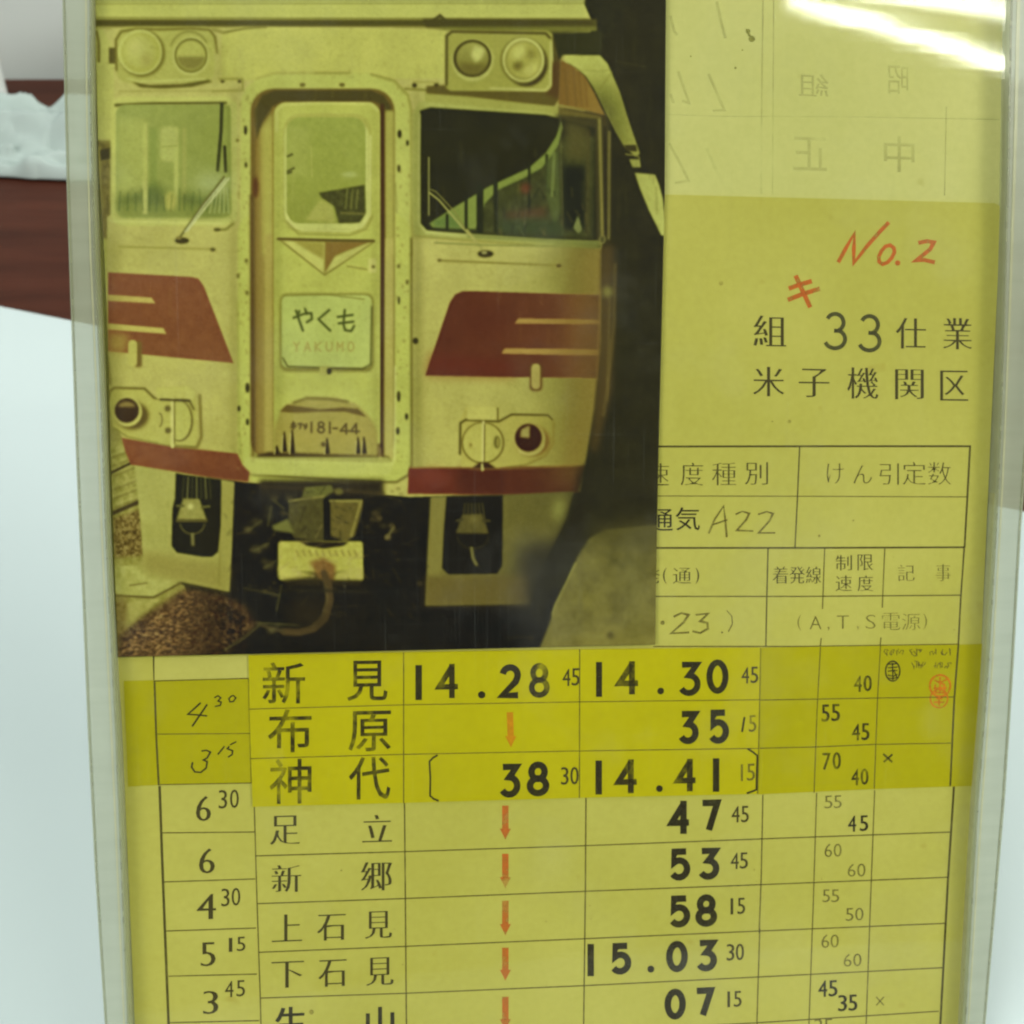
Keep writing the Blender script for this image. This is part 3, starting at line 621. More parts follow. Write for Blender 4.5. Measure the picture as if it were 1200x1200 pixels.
    poly('8', [(385, 355), (465, 352), (492, 432), (358, 430)], (88, 82, 46), blur=1.2, tex=6, tcell=3); ell('8', 430, 375, 20, 16, (104, 98, 56), blur=2.5); line('8', [(362, 380), (385, 375)], 3, (70, 66, 40)); line('8', [(470, 380), (495, 380)], 3, (70, 66, 40))
    line('8', epts(428, 440, 62, 52, 5, 175), 1.6, (62, 58, 36), blur=.8, a=.8); line('8', [(422, 490), (428, 530), (442, 556)], 4, (104, 100, 60), blur=.9)
    # coupler and pipes
    rect('7', 700, 215, 1200, 280, (48, 42, 27), blur=3, tex=6); line('7', [(700, 240), (1200, 270)], 3, (62, 54, 34), blur=1.5)
    poly('7', [(885, 245), (990, 235), (1000, 262), (960, 290), (870, 285)], (98, 98, 54), blur=1.2); poly('7', [(820, 300), (960, 285), (965, 465), (840, 450), (815, 400)], (78, 74, 42), blur=1.1, tex=10, tcell=5)
    poly('7', [(980, 300), (1118, 295), (1115, 330), (1085, 440), (1050, 465), (985, 440)], (98, 90, 48), blur=1.2, tex=10, tcell=6); rect('7', 960, 285, 985, 470, (30, 27, 18), blur=1); ell('7', 1020, 262, 18, 14, (96, 92, 50), blur=1.2)
    line('7', [(985, 300), (1100, 300)], 3, (126, 120, 66), blur=.8); line('7', [(1110, 300), (1070, 440)], 3, (128, 120, 66), blur=.8); line('7', [(820, 300), (960, 282)], 3, (120, 116, 66), blur=.8)
    poly('7', [(750, 400), (815, 370), (840, 430), (760, 420)], (104, 104, 58), blur=1.3)
    rrect('7', 776, 462, 1118, 618, 14, (168, 164, 76), blur=.9, tex=12, tcell=5); poly('7', [(860, 462), (1060, 465), (1040, 480), (960, 492), (890, 480)], (44, 38, 24), blur=1)
    rrect('7', 800, 585, 1110, 640, 14, (52, 46, 28), blur=1.5, a=.9); poly('7', [(776, 560), (930, 600), (800, 616), (778, 600)], (176, 170, 84), blur=2)
    poly('7', [(900, 545), (960, 525), (1010, 560), (1000, 620), (940, 610)], (118, 92, 52), blur=2.2, tex=16, tcell=4); poly('7', [(1010, 590), (1115, 560), (1118, 618), (1000, 616)], (170, 164, 82), blur=1.6)
    for x in range(850, 1100, 26): line('7', [(x, 500), (x + 8, 520)], 2.4, (132, 120, 60), blur=.7, a=.8)
    line('7', [(960, 590), (980, 640), (985, 700), (965, 770), (920, 812), (860, 828), (800, 825)], 8.5, (78, 66, 42), blur=1.2); line('7', [(968, 640), (974, 700), (955, 760), (915, 802)], 3, (98, 86, 54), blur=1.2)
    line('7', [(800, 825), (740, 810), (690, 790)], 4, (72, 64, 42), blur=1.2)
    for x, y, r, c in ((760, 290, 16, 92), (735, 330, 14, 70), (690, 385, 20, 76), (655, 415, 14, 130), (740, 360, 18, 66), (690, 495, 22, 88), (725, 480, 12, 110), (740, 560, 20, 88), (720, 540, 10, 110), (820, 290, 14, 96), (800, 350, 14, 88), (750, 820, 16, 110), (775, 800, 10, 90), (1170, 350, 16, 70), (1200, 400, 12, 86)):
        c *= .78; ell('7', x, y, r * 1.2, r * .8, (c, c * .93, c * .62), blur=2.2)
    for q in ([(655, 420), (710, 380)], [(735, 400), (750, 320)], [(680, 500), (740, 470)], [(720, 570), (770, 540)], [(760, 300), (800, 330)], [(790, 640), (770, 740)], [(640, 650), (780, 680)], [(560, 900), (640, 850), (700, 800)], [(700, 790), (860, 800)]):
        line('7', q, 2.2, (86, 84, 52), blur=.8, a=.75)
    for x, y, c in ((35, 350, 66), (50, 370, 80), (100, 400, 70), (85, 445, 105), (110, 420, 60), (25, 375, 58), (215, 632, 60), (660, 850, 46)):
        ell('8', x, y, 14, 12, (c, c * .9, c * .6), blur=1.4)
    line('8', [(80, 450), (110, 405)], 3, (98, 92, 58), blur=.9); rect('7', 820, 690, 960, 800, (44, 38, 22), blur=6, a=.9); line('7', [(640, 655), (1140, 665)], 3, (46, 42, 28), blur=1.5)
    line('8', [(560, 850), (640, 845)], 2, (48, 44, 30), blur=1)
    poly('8', [(860, 160), (900, 160), (880, 420), (760, 620), (700, 780), (655, 760), (690, 610), (780, 430), (840, 270)], (42, 39, 25), blur=5, a=.9)
    for i in range(150):
        x = 640 + RNG.rand() * 640; y = 250 + RNG.rand() * 420; c = 48 + RNG.rand() ** 3 * 90
        if 780 < x < 1120 and 460 < y < 620: c = 120 + RNG.rand() * 60
        ell('7', x, y, 3 + 9 * RNG.rand(), 2 + 6 * RNG.rand(), (c, c * .92, c * .6), blur=.9, a=.35)
    # platform
    poly('8', [(895, 450), (960, 415), (1180, 395), (1180, 905), (690, 905), (735, 790), (755, 720), (800, 630), (850, 520)], ((92, 88, 49), (116, 110, 60), 'y'), blur=1.4, tex=16, tcell=16)
    poly('8', [(890, 400), (1180, 380), (1180, 500), (930, 470)], (78, 74, 42), blur=9, a=.8); ell('8', 980, 840, 14, 14, (84, 78, 44), blur=2)
    line('8', [(738, 775), (760, 715), (805, 625), (840, 550)], 1.8, (150, 146, 84), blur=.9, a=.8); poly('8', [(722, 775), (745, 755), (740, 780)], (38, 34, 22), blur=.6)
    poly('8', [(1040, 500), (1100, 480), (1110, 900), (1060, 900)], (106, 102, 54), blur=6, a=.5)
    # dirt, dents and soft shade the print shows on the painted steel
    q = fbm(CH, CW, 26, 31, 4)[..., None]; lum = CV.mean(-1, keepdims=True); w = np.clip((lum - 95) / 45, 0, 1)
    q2 = fbm(CH, CW, 5, 77, 3)[..., None]
    CV[:] = CV * (1 + w * (q * .055 + np.minimum(0, q2 + .25) * .10))
    yy, xx = np.mgrid[0:CH, 0:CW]; X = (xx + OX)[..., None]; Y = (yy + OY)[..., None]
    for cx, sx, y0, y1, k in ((489, 7, 110, 560, .16), (274, 6, 110, 560, .09), (325, 7, 130, 530, .10), (441, 6, 130, 530, .08), (704, 40, 100, 560, .50), (668, 60, 280, 570, .18), (133, 12, 260, 520, .12)):
        CV[:] = CV * (1 - k * np.exp(-((X - cx) / sx) ** 2) / (1 + np.exp(-(Y - y0) / 12)) / (1 + np.exp((Y - y1) / 12)) * w)
    for _ in range(70):
        x = 130 + RNG.rand() * 560; y = 60 + RNG.rand() * 480
        line('p', [(x, y), (x + RNG.randn(), y + 8 + 26 * RNG.rand())], 1.2, (138, 130, 66), blur=1.2, a=.22)
    for _ in range(120): ell('p', 279 + RNG.choice([0, 186]) + RNG.rand() * 16, 100 + RNG.rand() * 450, .6 + RNG.rand(), .8 + 2 * RNG.rand(), (118, 108, 58), blur=.7, a=.4)
    for _ in range(150):
        x = 265 + RNG.rand() * 235; y = 575 + RNG.rand() * 150; c = 30 + RNG.rand() ** 2 * 75
        if 326 < x < 428 and 630 < y < 682: c = 120 + RNG.rand() * 45
        line('p', [(x, y), (x + RNG.randn() * 9, y + RNG.randn() * 7)], 1.3, (c, c * .9, c * .6), blur=.8, a=.45)
    w = np.clip((CV.mean(-1, keepdims=True) - 95) / 45, 0, 1); CV[:] = CV + w * np.array([-2, -1, 8])     # the creams have faded pale
    mr = np.clip((CV[..., :1] - CV[..., 1:2] - 22) / 25, 0, 1); CV[:] = CV * (1 - .22 * mr) + .22 * mr * (CV.mean(-1, keepdims=True) * np.array([1.12, 1.0, .72]))     # the reds have faded brown
    CV[:] = CV + np.array([5, 4, 3]) * np.clip((60 - CV.mean(-1, keepdims=True)) / 40, 0, 1) * (fbm(CH, CW, 40, 91, 3)[..., None] + .6)
    # paper grain
    out = np.stack([gblur(CV[..., i], .6) for i in range(3)], -1)
    soft = np.stack([gblur(CV[..., i], 3.2) for i in range(3)], -1); out = out + (out - soft) * .2      # the print's own crisp edges
    n = fbm(CH, CW, 2.0, 5, 2)[..., None] * 3.2 + fbm(CH, CW, 90, 8, 2)[..., None] * 4
    n2 = gblur(RNG.randn(CH, CW), .6)[..., None] * 2.2
    out = out - 20 * np.clip((120 - out) / 90, 0, 1)          # deep blacks of the print
    return np.clip(out + n + n2, 6, 230)


# ================================================================== the room: desk, wall
def box(name, x0, y0, z0, x1, y1, z1, material, bevel=0.0, parent=None, seg=3):
    bm = bmesh.new(); bmesh.ops.create_cube(bm, size=1)
    for v in bm.verts: v.co = Vector(((x0, x1)[v.co.x > 0], (y0, y1)[v.co.y > 0], (z0, z1)[v.co.z > 0]))
    if bevel: bmesh.ops.bevel(bm, geom=bm.edges[:], offset=bevel, segments=seg, profile=.5, affect='EDGES')
    me = bpy.data.meshes.new(name); bm.to_mesh(me); bm.free()
    if seg > 3: me.polygons.foreach_set('use_smooth', [True] * len(me.polygons))
    return link(name, me, material, parent)

def m_wood():
    m, N, L, b = mat('brown_wood')
    n = noise(N, L, 6, 5, .6, stretch=(1, 9, 1)); f = noise(N, L, 60, 3, .6, stretch=(1, 12, 1))
    r = ramp(N, L, n.outputs[0], [(.3, lin((62, 30, 19))), (.7, lin((84, 44, 30)))])
    g = ramp(N, L, f.outputs[0], [(.35, (.82, .82, .82)), (.65, (1, 1, 1))])
    mx = N.new('ShaderNodeMix'); mx.data_type = 'RGBA'; mx.blend_type = 'MULTIPLY'; mx.inputs[0].default_value = 1
    L.new(r.outputs[0], mx.inputs[6]); L.new(g.outputs[0], mx.inputs[7]); L.new(mx.outputs[2], b.inputs['Base Color'])
    b.inputs['Roughness'].default_value = .6; b.inputs['Specular IOR Level'].default_value = .08; return m
def m_plain(name, c, rough=.6, var=.06, scale=20):
    m, N, L, b = mat(name); n = noise(N, L, scale, 4); l = lin(c)
    r = ramp(N, L, n.outputs[0], [(.3, tuple(v * (1 - var) for v in l)), (.7, tuple(l))]); L.new(r.outputs[0], b.inputs['Base Color'])
    b.inputs['Roughness'].default_value = rough
    bp = N.new('ShaderNodeBump'); bp.inputs['Strength'].default_value = .1; bp.inputs['Distance'].default_value = .001; L.new(n.outputs[0], bp.inputs['Height']); L.new(bp.outputs[0], b.inputs['Normal'])
    return m
wood = m_wood()
desk = box('desk', -1.2, -.6, -.03, 1.4, .745, 0, wood, .004); tag(desk, kind='structure')
wall = box('wall', -2.0, .752, -.9, 2.2, .84, 1.6, m_plain('grey_wall_paint', (196, 203, 197), .8, .04, 3)); tag(wall, kind='structure')

# the white board the sleeve stands on; its far edge runs slightly askew over the desk
def ground(px, py, z=0.0):
    d = Rv * ((px - 600) / 600 * TAN) + Uv * ((600 - py) / 600 * TAN) + Fv; t = (z - CAM_H) / d.z
    return (d.x * t, d.y * t)
A = Vector(ground(0, 358, .005)); B = Vector(ground(1190, 596, .005)); dr = (B - A).normalized(); pr = Vector((dr.y, -dr.x))
cor = [A - dr * .45, B + dr * .25, B + dr * .25 + pr * .62, A - dr * .45 + pr * .75]
bm = bmesh.new(); tv = [bm.verts.new((p.x, p.y, .005)) for p in cor]; bv = [bm.verts.new((p.x, p.y, .0008)) for p in cor]
bm.faces.new(tv); bm.faces.new(bv[::-1])
for i in range(4): bm.faces.new((tv[(i + 1) % 4], tv[i], bv[i], bv[(i + 1) % 4]))
bmesh.ops.recalc_face_normals(bm, faces=bm.faces)
bmesh.ops.bevel(bm, geom=bm.edges[:], offset=.0008, segments=2, profile=.5, affect='EDGES')
me = bpy.data.meshes.new('white_board'); bm.to_mesh(me); bm.free()
wb = link('white_board', me, m_plain('white_laminate', (200, 214, 214), .5, .03, 9))
tag(wb, 'large plain white board lying flat on the brown desk under the sleeve', 'board')

# white box and rumpled cloth at the back left
bxm = m_plain('white_card', (212, 216, 212), .6, .04, 14)
wbx = box('white_box', -.09, -.05, 0, .09, .05, .057, bxm, .006, seg=5)
c = Vector(ground(24, 168)); c += Vector((-.41, .91)) * .055 + Vector((-.91, -.41)) * .09; wbx.location = (c.x, c.y, .0005); wbx.rotation_euler = (0, 0, R(24))
tag(wbx, 'white box with rounded edges standing at the left behind the rumpled cloth', 'box')

def cloth():
    nx, ny = 150, 70; V = []; F = []
    n1 = fbm(ny + 1, nx + 1, 34, 3, 4); n2 = fbm(ny + 1, nx + 1, 9, 9, 3)
    for j in range(ny + 1):
        for i in range(nx + 1):
            u = i / nx; v = j / ny
            ex = min(1, u / .07, (1 - u) / .07); ey = min(1, v / .16, (1 - v) / .2); e = math.sqrt(max(0, ex)) * math.sqrt(max(0, ey))
            fold = (1 - abs(math.sin(v * 7 + 2.8 * n1[j, i] + u * 3))) ** .8
            z = e * (.001 + .024 * fold + .014 * max(0, n2[j, i]) * (1 - fold)) + .0015
            x = (u - .5) * .34 + .008 * n2[j, i] + .01 * n1[j, i]; y = (v - .5) * .075 + .012 * n1[j, i] + .012 * (u - .5) * math.sin(u * 9)
            V.append((x, y, z))
    for j in range(ny):
        for i in range(nx): a = j * (nx + 1) + i; F.append((a, a + 1, a + nx + 2, a + nx + 1))
    top = len(V); V += [(x, y, max(.0006, z - .0016)) for x, y, z in V]
    F += [tuple(top + k for k in f[::-1]) for f in F]
    ring = [i for i in range(nx + 1)] + [j * (nx + 1) + nx for j in range(1, ny + 1)] + [ny * (nx + 1) + i for i in range(nx - 1, -1, -1)] + [j * (nx + 1) for j in range(ny - 1, 0, -1)]
    for k in range(len(ring)): a, b = ring[k], ring[(k + 1) % len(ring)]; F.append((b, a, top + a, top + b))
    me = mesh('rumpled_cloth', V, F); me.polygons.foreach_set('use_smooth', [True] * len(me.polygons)); return me
cl = link('rumpled_cloth', cloth(), m_plain('pale_cloth', (172, 187, 181), .75, .12, 24))
c = ground(30, 215); cl.location = (c[0] + .045, c[1] + .04, .0005); cl.rotation_euler = (0, 0, R(-6))
tag(cl, 'pale grey green cloth lying rumpled in folds on the brown desk', 'cloth')

# two tubes in a ceiling fitting behind and above the camera: they light the card and show in the sleeve
def refl(px, py, zc):
    d = (Rv * ((px - 600) / 600 * TAN) + Uv * ((600 - py) / 600 * TAN) + Fv).normalized()
    o = Vector((0, 0, CAM_H)); t = (CO - o).dot(CN) / d.dot(CN); p = o + d * t; r = d - CN * 2 * d.dot(CN)
    return p + r * ((zc - p.z) / r.z)
em, N, L, b = mat('lit_tube'); b.inputs['Emission Color'].default_value = (.96, 1, .84, 1); b.inputs['Emission Strength'].default_value = TUBE_POWER; b.inputs['Base Color'].default_value = (.9, .9, .9, 1)
metal = m_plain('white_enamel', (225, 228, 220), .4, .03, 6)
def rod(name, a, b_, r, material, parent, n=20):
    d = b_ - a; q = d.to_track_quat('Z', 'Y'); V = []; F = []
    for k, p in enumerate((a, b_)):
        for i in range(n): V.append(p + q @ Vector((r * math.cos(2 * math.pi * i / n), r * math.sin(2 * math.pi * i / n), 0)))
    for i in range(n): F.append((i, (i + 1) % n, n + (i + 1) % n, n + i))
    F += [tuple(range(n))[::-1], tuple(range(n, 2 * n))]
    return link(name, mesh(name, V, F), material, parent)
def fitting(p0, p1, rad, label):
    mid = (p0 + p1) / 2
    e = bpy.data.objects.new('ceiling_light', None); COL.objects.link(e); tag(e, label, 'ceiling light', 'tube lights on the ceiling')
    rod('tube', p0, p1, rad, em, e)
    d = (p1 - p0).normalized(); up = Vector((0, 0, .05))
    rod('housing', p0 + up - d * .04, p1 + up - d * -.04, .022, metal, e)
    for q in (p0, p1): rod('tube_holder', q - d * .012 + Vector((0, 0, -.018)), q - d * .012 + up, .010, metal, e, 10)
TUBES = [(refl(925, 2, 2.2), refl(1420, 142, 2.2), .0205, 'nearer lit ceiling tube seen as the lower streak in the sleeve'),
 (refl(1000, -14, 2.2), refl(1420, 50, 2.2), .0205, 'farther lit ceiling tube seen as the upper streak in the sleeve')]

for p0, p1, r, lab in TUBES: fitting(Vector(p0), Vector(p1), r, lab)

# ================================================================== the plastic sleeve
def m_clear(name, tint, haze, rough=.05, hatch=.35):
    """thin clear sheet: lets the card show, mirrors the lamps, carries fine scuffs"""
    m = bpy.data.materials.new(name); m.use_nodes = True; N, L = m.node_tree.nodes, m.node_tree.links
    N.remove(N['Principled BSDF']); out = N['Material Output']
    tr = N.new('ShaderNodeBsdfTransparent'); tr.inputs[0].default_value = tint + (1,)
    gl = N.new('ShaderNodeBsdfGlossy'); gl.inputs['Roughness'].default_value = rough
    df = N.new('ShaderNodeBsdfDiffuse'); df.inputs[0].default_value = (.75, .8, .72, 1)
    fr = N.new('ShaderNodeFresnel'); fr.inputs[0].default_value = 1.38
    w = noise(N, L, 14, 2); h1 = noise(N, L, 260, 2, .6, stretch=(1, .03, 1)); h2 = noise(N, L, 300, 2, .6, stretch=(.03, 1, 1))
    bp = N.new('ShaderNodeBump'); bp.inputs['Strength'].default_value = .10; bp.inputs['Distance'].default_value = .0009; L.new(w.outputs[0], bp.inputs['Height'])
    b2 = N.new('ShaderNodeBump'); b2.inputs['Strength'].default_value = hatch; b2.inputs['Distance'].default_value = .00002
    ad = N.new('ShaderNodeMath'); ad.operation = 'ADD'; L.new(h1.outputs[0], ad.inputs[0]); L.new(h2.outputs[0], ad.inputs[1])
    L.new(ad.outputs[0], b2.inputs['Height']); L.new(bp.outputs[0], b2.inputs['Normal'])
    L.new(b2.outputs[0], gl.inputs['Normal']); L.new(bp.outputs[0], fr.inputs['Normal'])
    hz = ramp(N, L, ad.outputs[0], [(.35, (haze * .4,) * 3), (.9, (haze * 1.6,) * 3)])
    hf = N.new('ShaderNodeMath'); hf.operation = 'MULTIPLY'; hf.inputs[1].default_value = .5; L.new(ad.outputs[0], hf.inputs[0]); L.new(hf.outputs[0], hz.inputs[0])
    # finger smudges and long fine scratches on the outside
    sm = noise(N, L, 38, 4, .65); sr = ramp(N, L, sm.outputs[0], [(.52, (0, 0, 0)), (.78, (.022,) * 3)])
    s1 = noise(N, L, 2300, 1, .4, stretch=(1, .018, 1)); q1 = ramp(N, L, s1.outputs[0], [(.66, (0, 0, 0)), (.78, (.010,) * 3)])
    s2 = noise(N, L, 2100, 1, .4, stretch=(.02, 1, 1)); q2 = ramp(N, L, s2.outputs[0], [(.68, (0, 0, 0)), (.80, (.007,) * 3)])
    su = hz.outputs[0]
    for q in (sr, q1, q2):
        am = N.new('ShaderNodeMath'); am.operation = 'ADD'; L.new(su, am.inputs[0]); L.new(q.outputs[0], am.inputs[1]); su = am.outputs[0]
    a = N.new('ShaderNodeMixShader'); L.new(su, a.inputs[0]); L.new(tr.outputs[0], a.inputs[1]); L.new(df.outputs[0], a.inputs[2])
    ge = N.new('ShaderNodeNewGeometry'); iv = N.new('ShaderNodeMath'); iv.operation = 'SUBTRACT'; iv.inputs[0].default_value = 1; L.new(ge.outputs['Backfacing'], iv.inputs[1])
    ff = N.new('ShaderNodeMath'); ff.operation = 'MULTIPLY'; L.new(fr.outputs[0], ff.inputs[0]); L.new(iv.outputs[0], ff.inputs[1])   # one mirror face per sheet
    c = N.new('ShaderNodeMixShader'); L.new(ff.outputs[0], c.inputs[0]); L.new(a.outputs[0], c.inputs[1]); L.new(gl.outputs[0], c.inputs[2])
    L.new(c.outputs[0], out.inputs[0]); return m
def m_rim(name, c, see=.25, rough=.28):
    m, N, L, b = mat(name)
    n = noise(N, L, 60, 4, .6, stretch=(1, .25, 1)); f = noise(N, L, 700, 3, .7, stretch=(1, .2, 1)); sc_ = noise(N, L, 500, 2, .5, stretch=(.12, 1, 1))
    l = lin(c); r = ramp(N, L, n.outputs[0], [(.3, tuple(v * .80 for v in l)), (.7, tuple(l))])
    s = ramp(N, L, sc_.outputs[0], [(.35, (.90, .90, .88)), (.62, (1, 1, 1))])
    mx = N.new('ShaderNodeMix'); mx.data_type = 'RGBA'; mx.blend_type = 'MULTIPLY'; mx.inputs[0].default_value = .7
    L.new(r.outputs[0], mx.inputs[6]); L.new(s.outputs[0], mx.inputs[7]); L.new(mx.outputs[2], b.inputs['Base Color'])
    b.inputs['Roughness'].default_value = rough; b.inputs['Alpha'].default_value = 1 - see
    bp = N.new('ShaderNodeBump'); bp.inputs['Strength'].default_value = .2; bp.inputs['Distance'].default_value = .0001; L.new(f.outputs[0], bp.inputs['Height']); L.new(bp.outputs[0], b.inputs['Normal'])
    return m
def interp(P, y):
    P = sorted(P, key=lambda p: p[1])
    for (xa, ya), (xb, yb) in zip(P, P[1:]):
        if y <= yb: return xa + (xb - xa) * (y - ya) / (yb - ya)
    (xa, ya), (xb, yb) = P[-2:]; return xa + (xb - xa) * (y - ya) / (yb - ya)
YS = [-90, -20, 60, 140, 220, 300, 380, 460, 540, 620, 700, 780, 860, 940, 1020, 1100, 1200, 1300, 1345]
LO = [(70, -90), (73, 0), (75, 100), (77, 190), (82, 340), (89.5, 555), (95.5, 685), (103, 867), (112, 1040), (122.5, 1200), (132, 1345)]
LI = [(107, -90), (106, 0), (107, 150), (111, 300), (116, 400), (120, 500), (125, 640), (129, 720), (138, 900), (150, 1200), (157, 1345)]
RO = [(1246, -90), (1238, 100), (1218, 350), (1198, 600), (1187, 800), (1177, 950), (1155, 1200), (1143, 1345)]
RI = [(1187, -90), (1184, 0), (1181, 200), (1176, 400), (1170, 572), (1157, 800), (1145, 950), (1131, 1200), (1123, 1345)]
def strip(Pa, Pb, ya=-90, yb=1345, fa=0.0, fb=1.0):
    ys = [ya] + [y for y in YS if ya < y < yb] + [yb]
    a = [(interp(Pa, y) * (1 - fa) + interp(Pb, y) * fa, y) for y in ys]; b_ = [(interp(Pa, y) * (1 - fb) + interp(Pb, y) * fb, y) for y in ys]
    return a + b_[::-1]
sl = bpy.data.objects.new('plastic_sleeve', None); COL.objects.link(sl); sl.matrix_world = CARD
tag(sl, 'clear yellowed plastic sleeve with thick frosted edges holding the card and the print', 'plastic sleeve')
clear = m_clear('clear_plastic', (.965, .966, .92), .003, .04)
clear_back = m_clear('clear_plastic_back', (.93, .935, .80), .10, .12)
rimm = m_rim('frosted_plastic', (178, 187, 160), .50)
rims = m_rim('clear_edge', (200, 202, 160), .5, .2); seam = m_rim('seam', (150, 156, 120), .45)
H_BACK = -.0016
def sub(name, outline, h0, h1, material, bevel=0.0):
    o = slab(name, outline, h0, h1, material, sl, bevel); o.matrix_parent_inverse.identity(); o.matrix_basis.identity(); return o
sub('back_sheet', strip(LI, RI), H_BACK - .0005, H_BACK, clear_back)
sub('front_sheet', strip(LI, RI), .00135, .00165, clear)
sub('edge_rim', strip(LO, LI), -.0022, .0021, rimm, .0007)
sub('edge_rim', strip(RI, RO), -.0022, .0021, rimm, .0007)
for Pa, Pb, s in ((LO, LI, 1), (RO, RI, 1)):
    # thin raised ridges running along each rim
    sub('ridge', strip(Pa, Pb, fa=.05, fb=.10), .0021, .00222, seam)
    sub('ridge', strip(Pa, Pb, fa=.955, fb=1.0), .0021, .00224, seam)
    sub('ridge', strip(Pa, Pb, fa=.80, fb=.87), .0021, .00220, rims)
LJ = [(x + 6, y) for x, y in LI]; RJ = [(x - 5, y) for x, y in RI]
sub('inner_lip', strip(LI, LJ, fa=.15, fb=.75), -.0013, .0013, rims); sub('inner_lip', strip(RJ, RI, ya=578, fa=.15, fb=.75), -.0013, .0013, rims)
sub('bottom_rim', [(interp(LI, 1325), 1325), (interp(RI, 1325), 1325), (interp(RI, 1345), 1345), (interp(LI, 1345), 1345)], H_BACK, .00135, rimm)

# ================================================================== paper inside it
def thing(name, outline, h0, h1, material, label, cat):
    o = slab(name, outline, h0, h1, material); return tag(o, label, cat)
def child(ink, name, material, parent, label=None):
    o = ink.build(name, material, parent, label); o.matrix_parent_inverse.identity(); return o
CL = [(108, -70), (111, 100), (115, 250), (121, 400), (127, 560), (134, 700), (143, 850), (158, 1200), (163, 1300)]
CRt = [(1177, -70), (1175, 100), (1173, 240), (1166, 400), (1158, 575), (1150, 755), (1140, 921), (1126, 1200), (1120, 1300)]
pap_w = m_paper('pale_paper', (193, 193, 128), (183, 184, 116), (150, 140, 60))
pap_y = m_paper('yellowed_card', (180, 177, 92), (169, 166, 76), (140, 122, 36))
pap_s = m_paper('yellow_slip_paper', (178, 171, 0), (168, 161, 0), (150, 130, 0), False)
pap_t = m_paper('yellow_tape', (166, 160, 0), (156, 151, 0), (150, 130, 0), False)
pap_m = m_paper('slip_paper', (184, 181, 102), (176, 173, 90), (150, 135, 60), False)
HB, HT, HS, HP = .0000, .00018, .00040, .00075
back = thing('backing_sheet', strip(CL, CRt, -70, 1295), -.0006, HB, pap_w, 'pale backing sheet showing above the yellow timetable card with mirrored print showing through', 'sheet of paper')
ct = [(CL_x, y) for y, CL_x in [(y, interp(CL, y)) for y in (222, 300, 400, 560, 700, 850, 1000, 1200, 1290)]]
cr = [(interp(CRt, y), y) for y in (246, 300, 400, 575, 755, 921, 1060, 1200, 1290)]
card = thing('timetable_card', ct[:1] + [(780, 228), (1166, 238), (1171, 241)] + cr + ct[::-1][:-1], HB + .00002, HT, pap_y,
             'yellowed printed train timetable card with ruled columns of stations and times', 'timetable card')
slip = thing('paper_slip', [(291, 768), (473, 764.5), (679, 761), (892, 759), (889.5, 876), (888, 930.5), (679, 935), (473, 941), (296, 945.5), (293, 860)], HT + .00002, HS, pap_s,
             'bright yellow slip with the three station names in heavy black pasted across the card', 'paper slip')
tl = thing('yellow_tape', [(145, 798), (291, 795), (296, 918), (185, 920), (150, 922)], HT + .00002, HT + .00008, pap_t,
           'left piece of yellow tape carrying two handwritten running times', 'tape')
trp = thing('yellow_tape', [(891.5, 759), (1124, 755.5), (1151, 754.5), (1147, 830), (1141, 921), (1020, 925), (888.5, 931)], HT + .00002, HT + .00008, pap_t,
           'right piece of yellow tape over speed figures and a red round stamp', 'tape')
lbl = thing('white_label', [(181, 771), (292, 768.5), (291.5, 794), (181, 797)], HT + .00002, HT + .00005, pap_m, 'small blank pale paper label between the photograph and the left yellow tape', 'paper label')

INK = m_ink('printing_ink', (62, 56, 24), .82, .96, 1200, .30, .25)
RUL = m_ink('ruling_ink', (74, 68, 26), .55, .95, 500, .30, .3)
RULT = m_ink('thin_ruling_ink', (92, 84, 30), .45, .85, 500, .30, .3)
BLK = m_ink('stamp_ink', (38, 33, 12), .72, .97, 700, .30, .25)
STP = m_ink('dry_stamp_ink', (46, 40, 8), .25, .95, 620, .36, .22)
GRY = m_ink('grey_stamp_ink', (66, 66, 34), .6, .95, 800, .33, .25)
FNT = m_ink('faint_ink', (100, 92, 36), .35, .75, 900, .32, .3)
PEN = m_ink('black_pen', (44, 38, 8), .85, .97, 900, .3, .2)
PCL = m_ink('pencil', (104, 94, 34), .35, .85, 1500, .36, .25)
RED = m_ink('orange_red_crayon', (184, 92, 30), .35, .92, 1300, .34, .22)
ARR = m_ink('orange_stamp_ink', (188, 96, 30), .30, .92, 600, .36, .28)
ARF = m_ink('faded_orange_stamp_ink', (206, 132, 14), .35, .85, 600, .38, .25)
GHO = m_ink('print_showing_through', (166, 166, 102), .0, .5, 160, .40, .3)

hC, hS, hT = HT + .00001, HS + .00001, HT + .00009
def ruling(parent, h, lines, material, name='ruled_line'):
    for z, pts, w in lines:
        k = Ink(h + random.Random(str(pts)).random() * 8e-6); k.ribbon([zz(z, *p) for p in pts], w); child(k, name, material, parent)

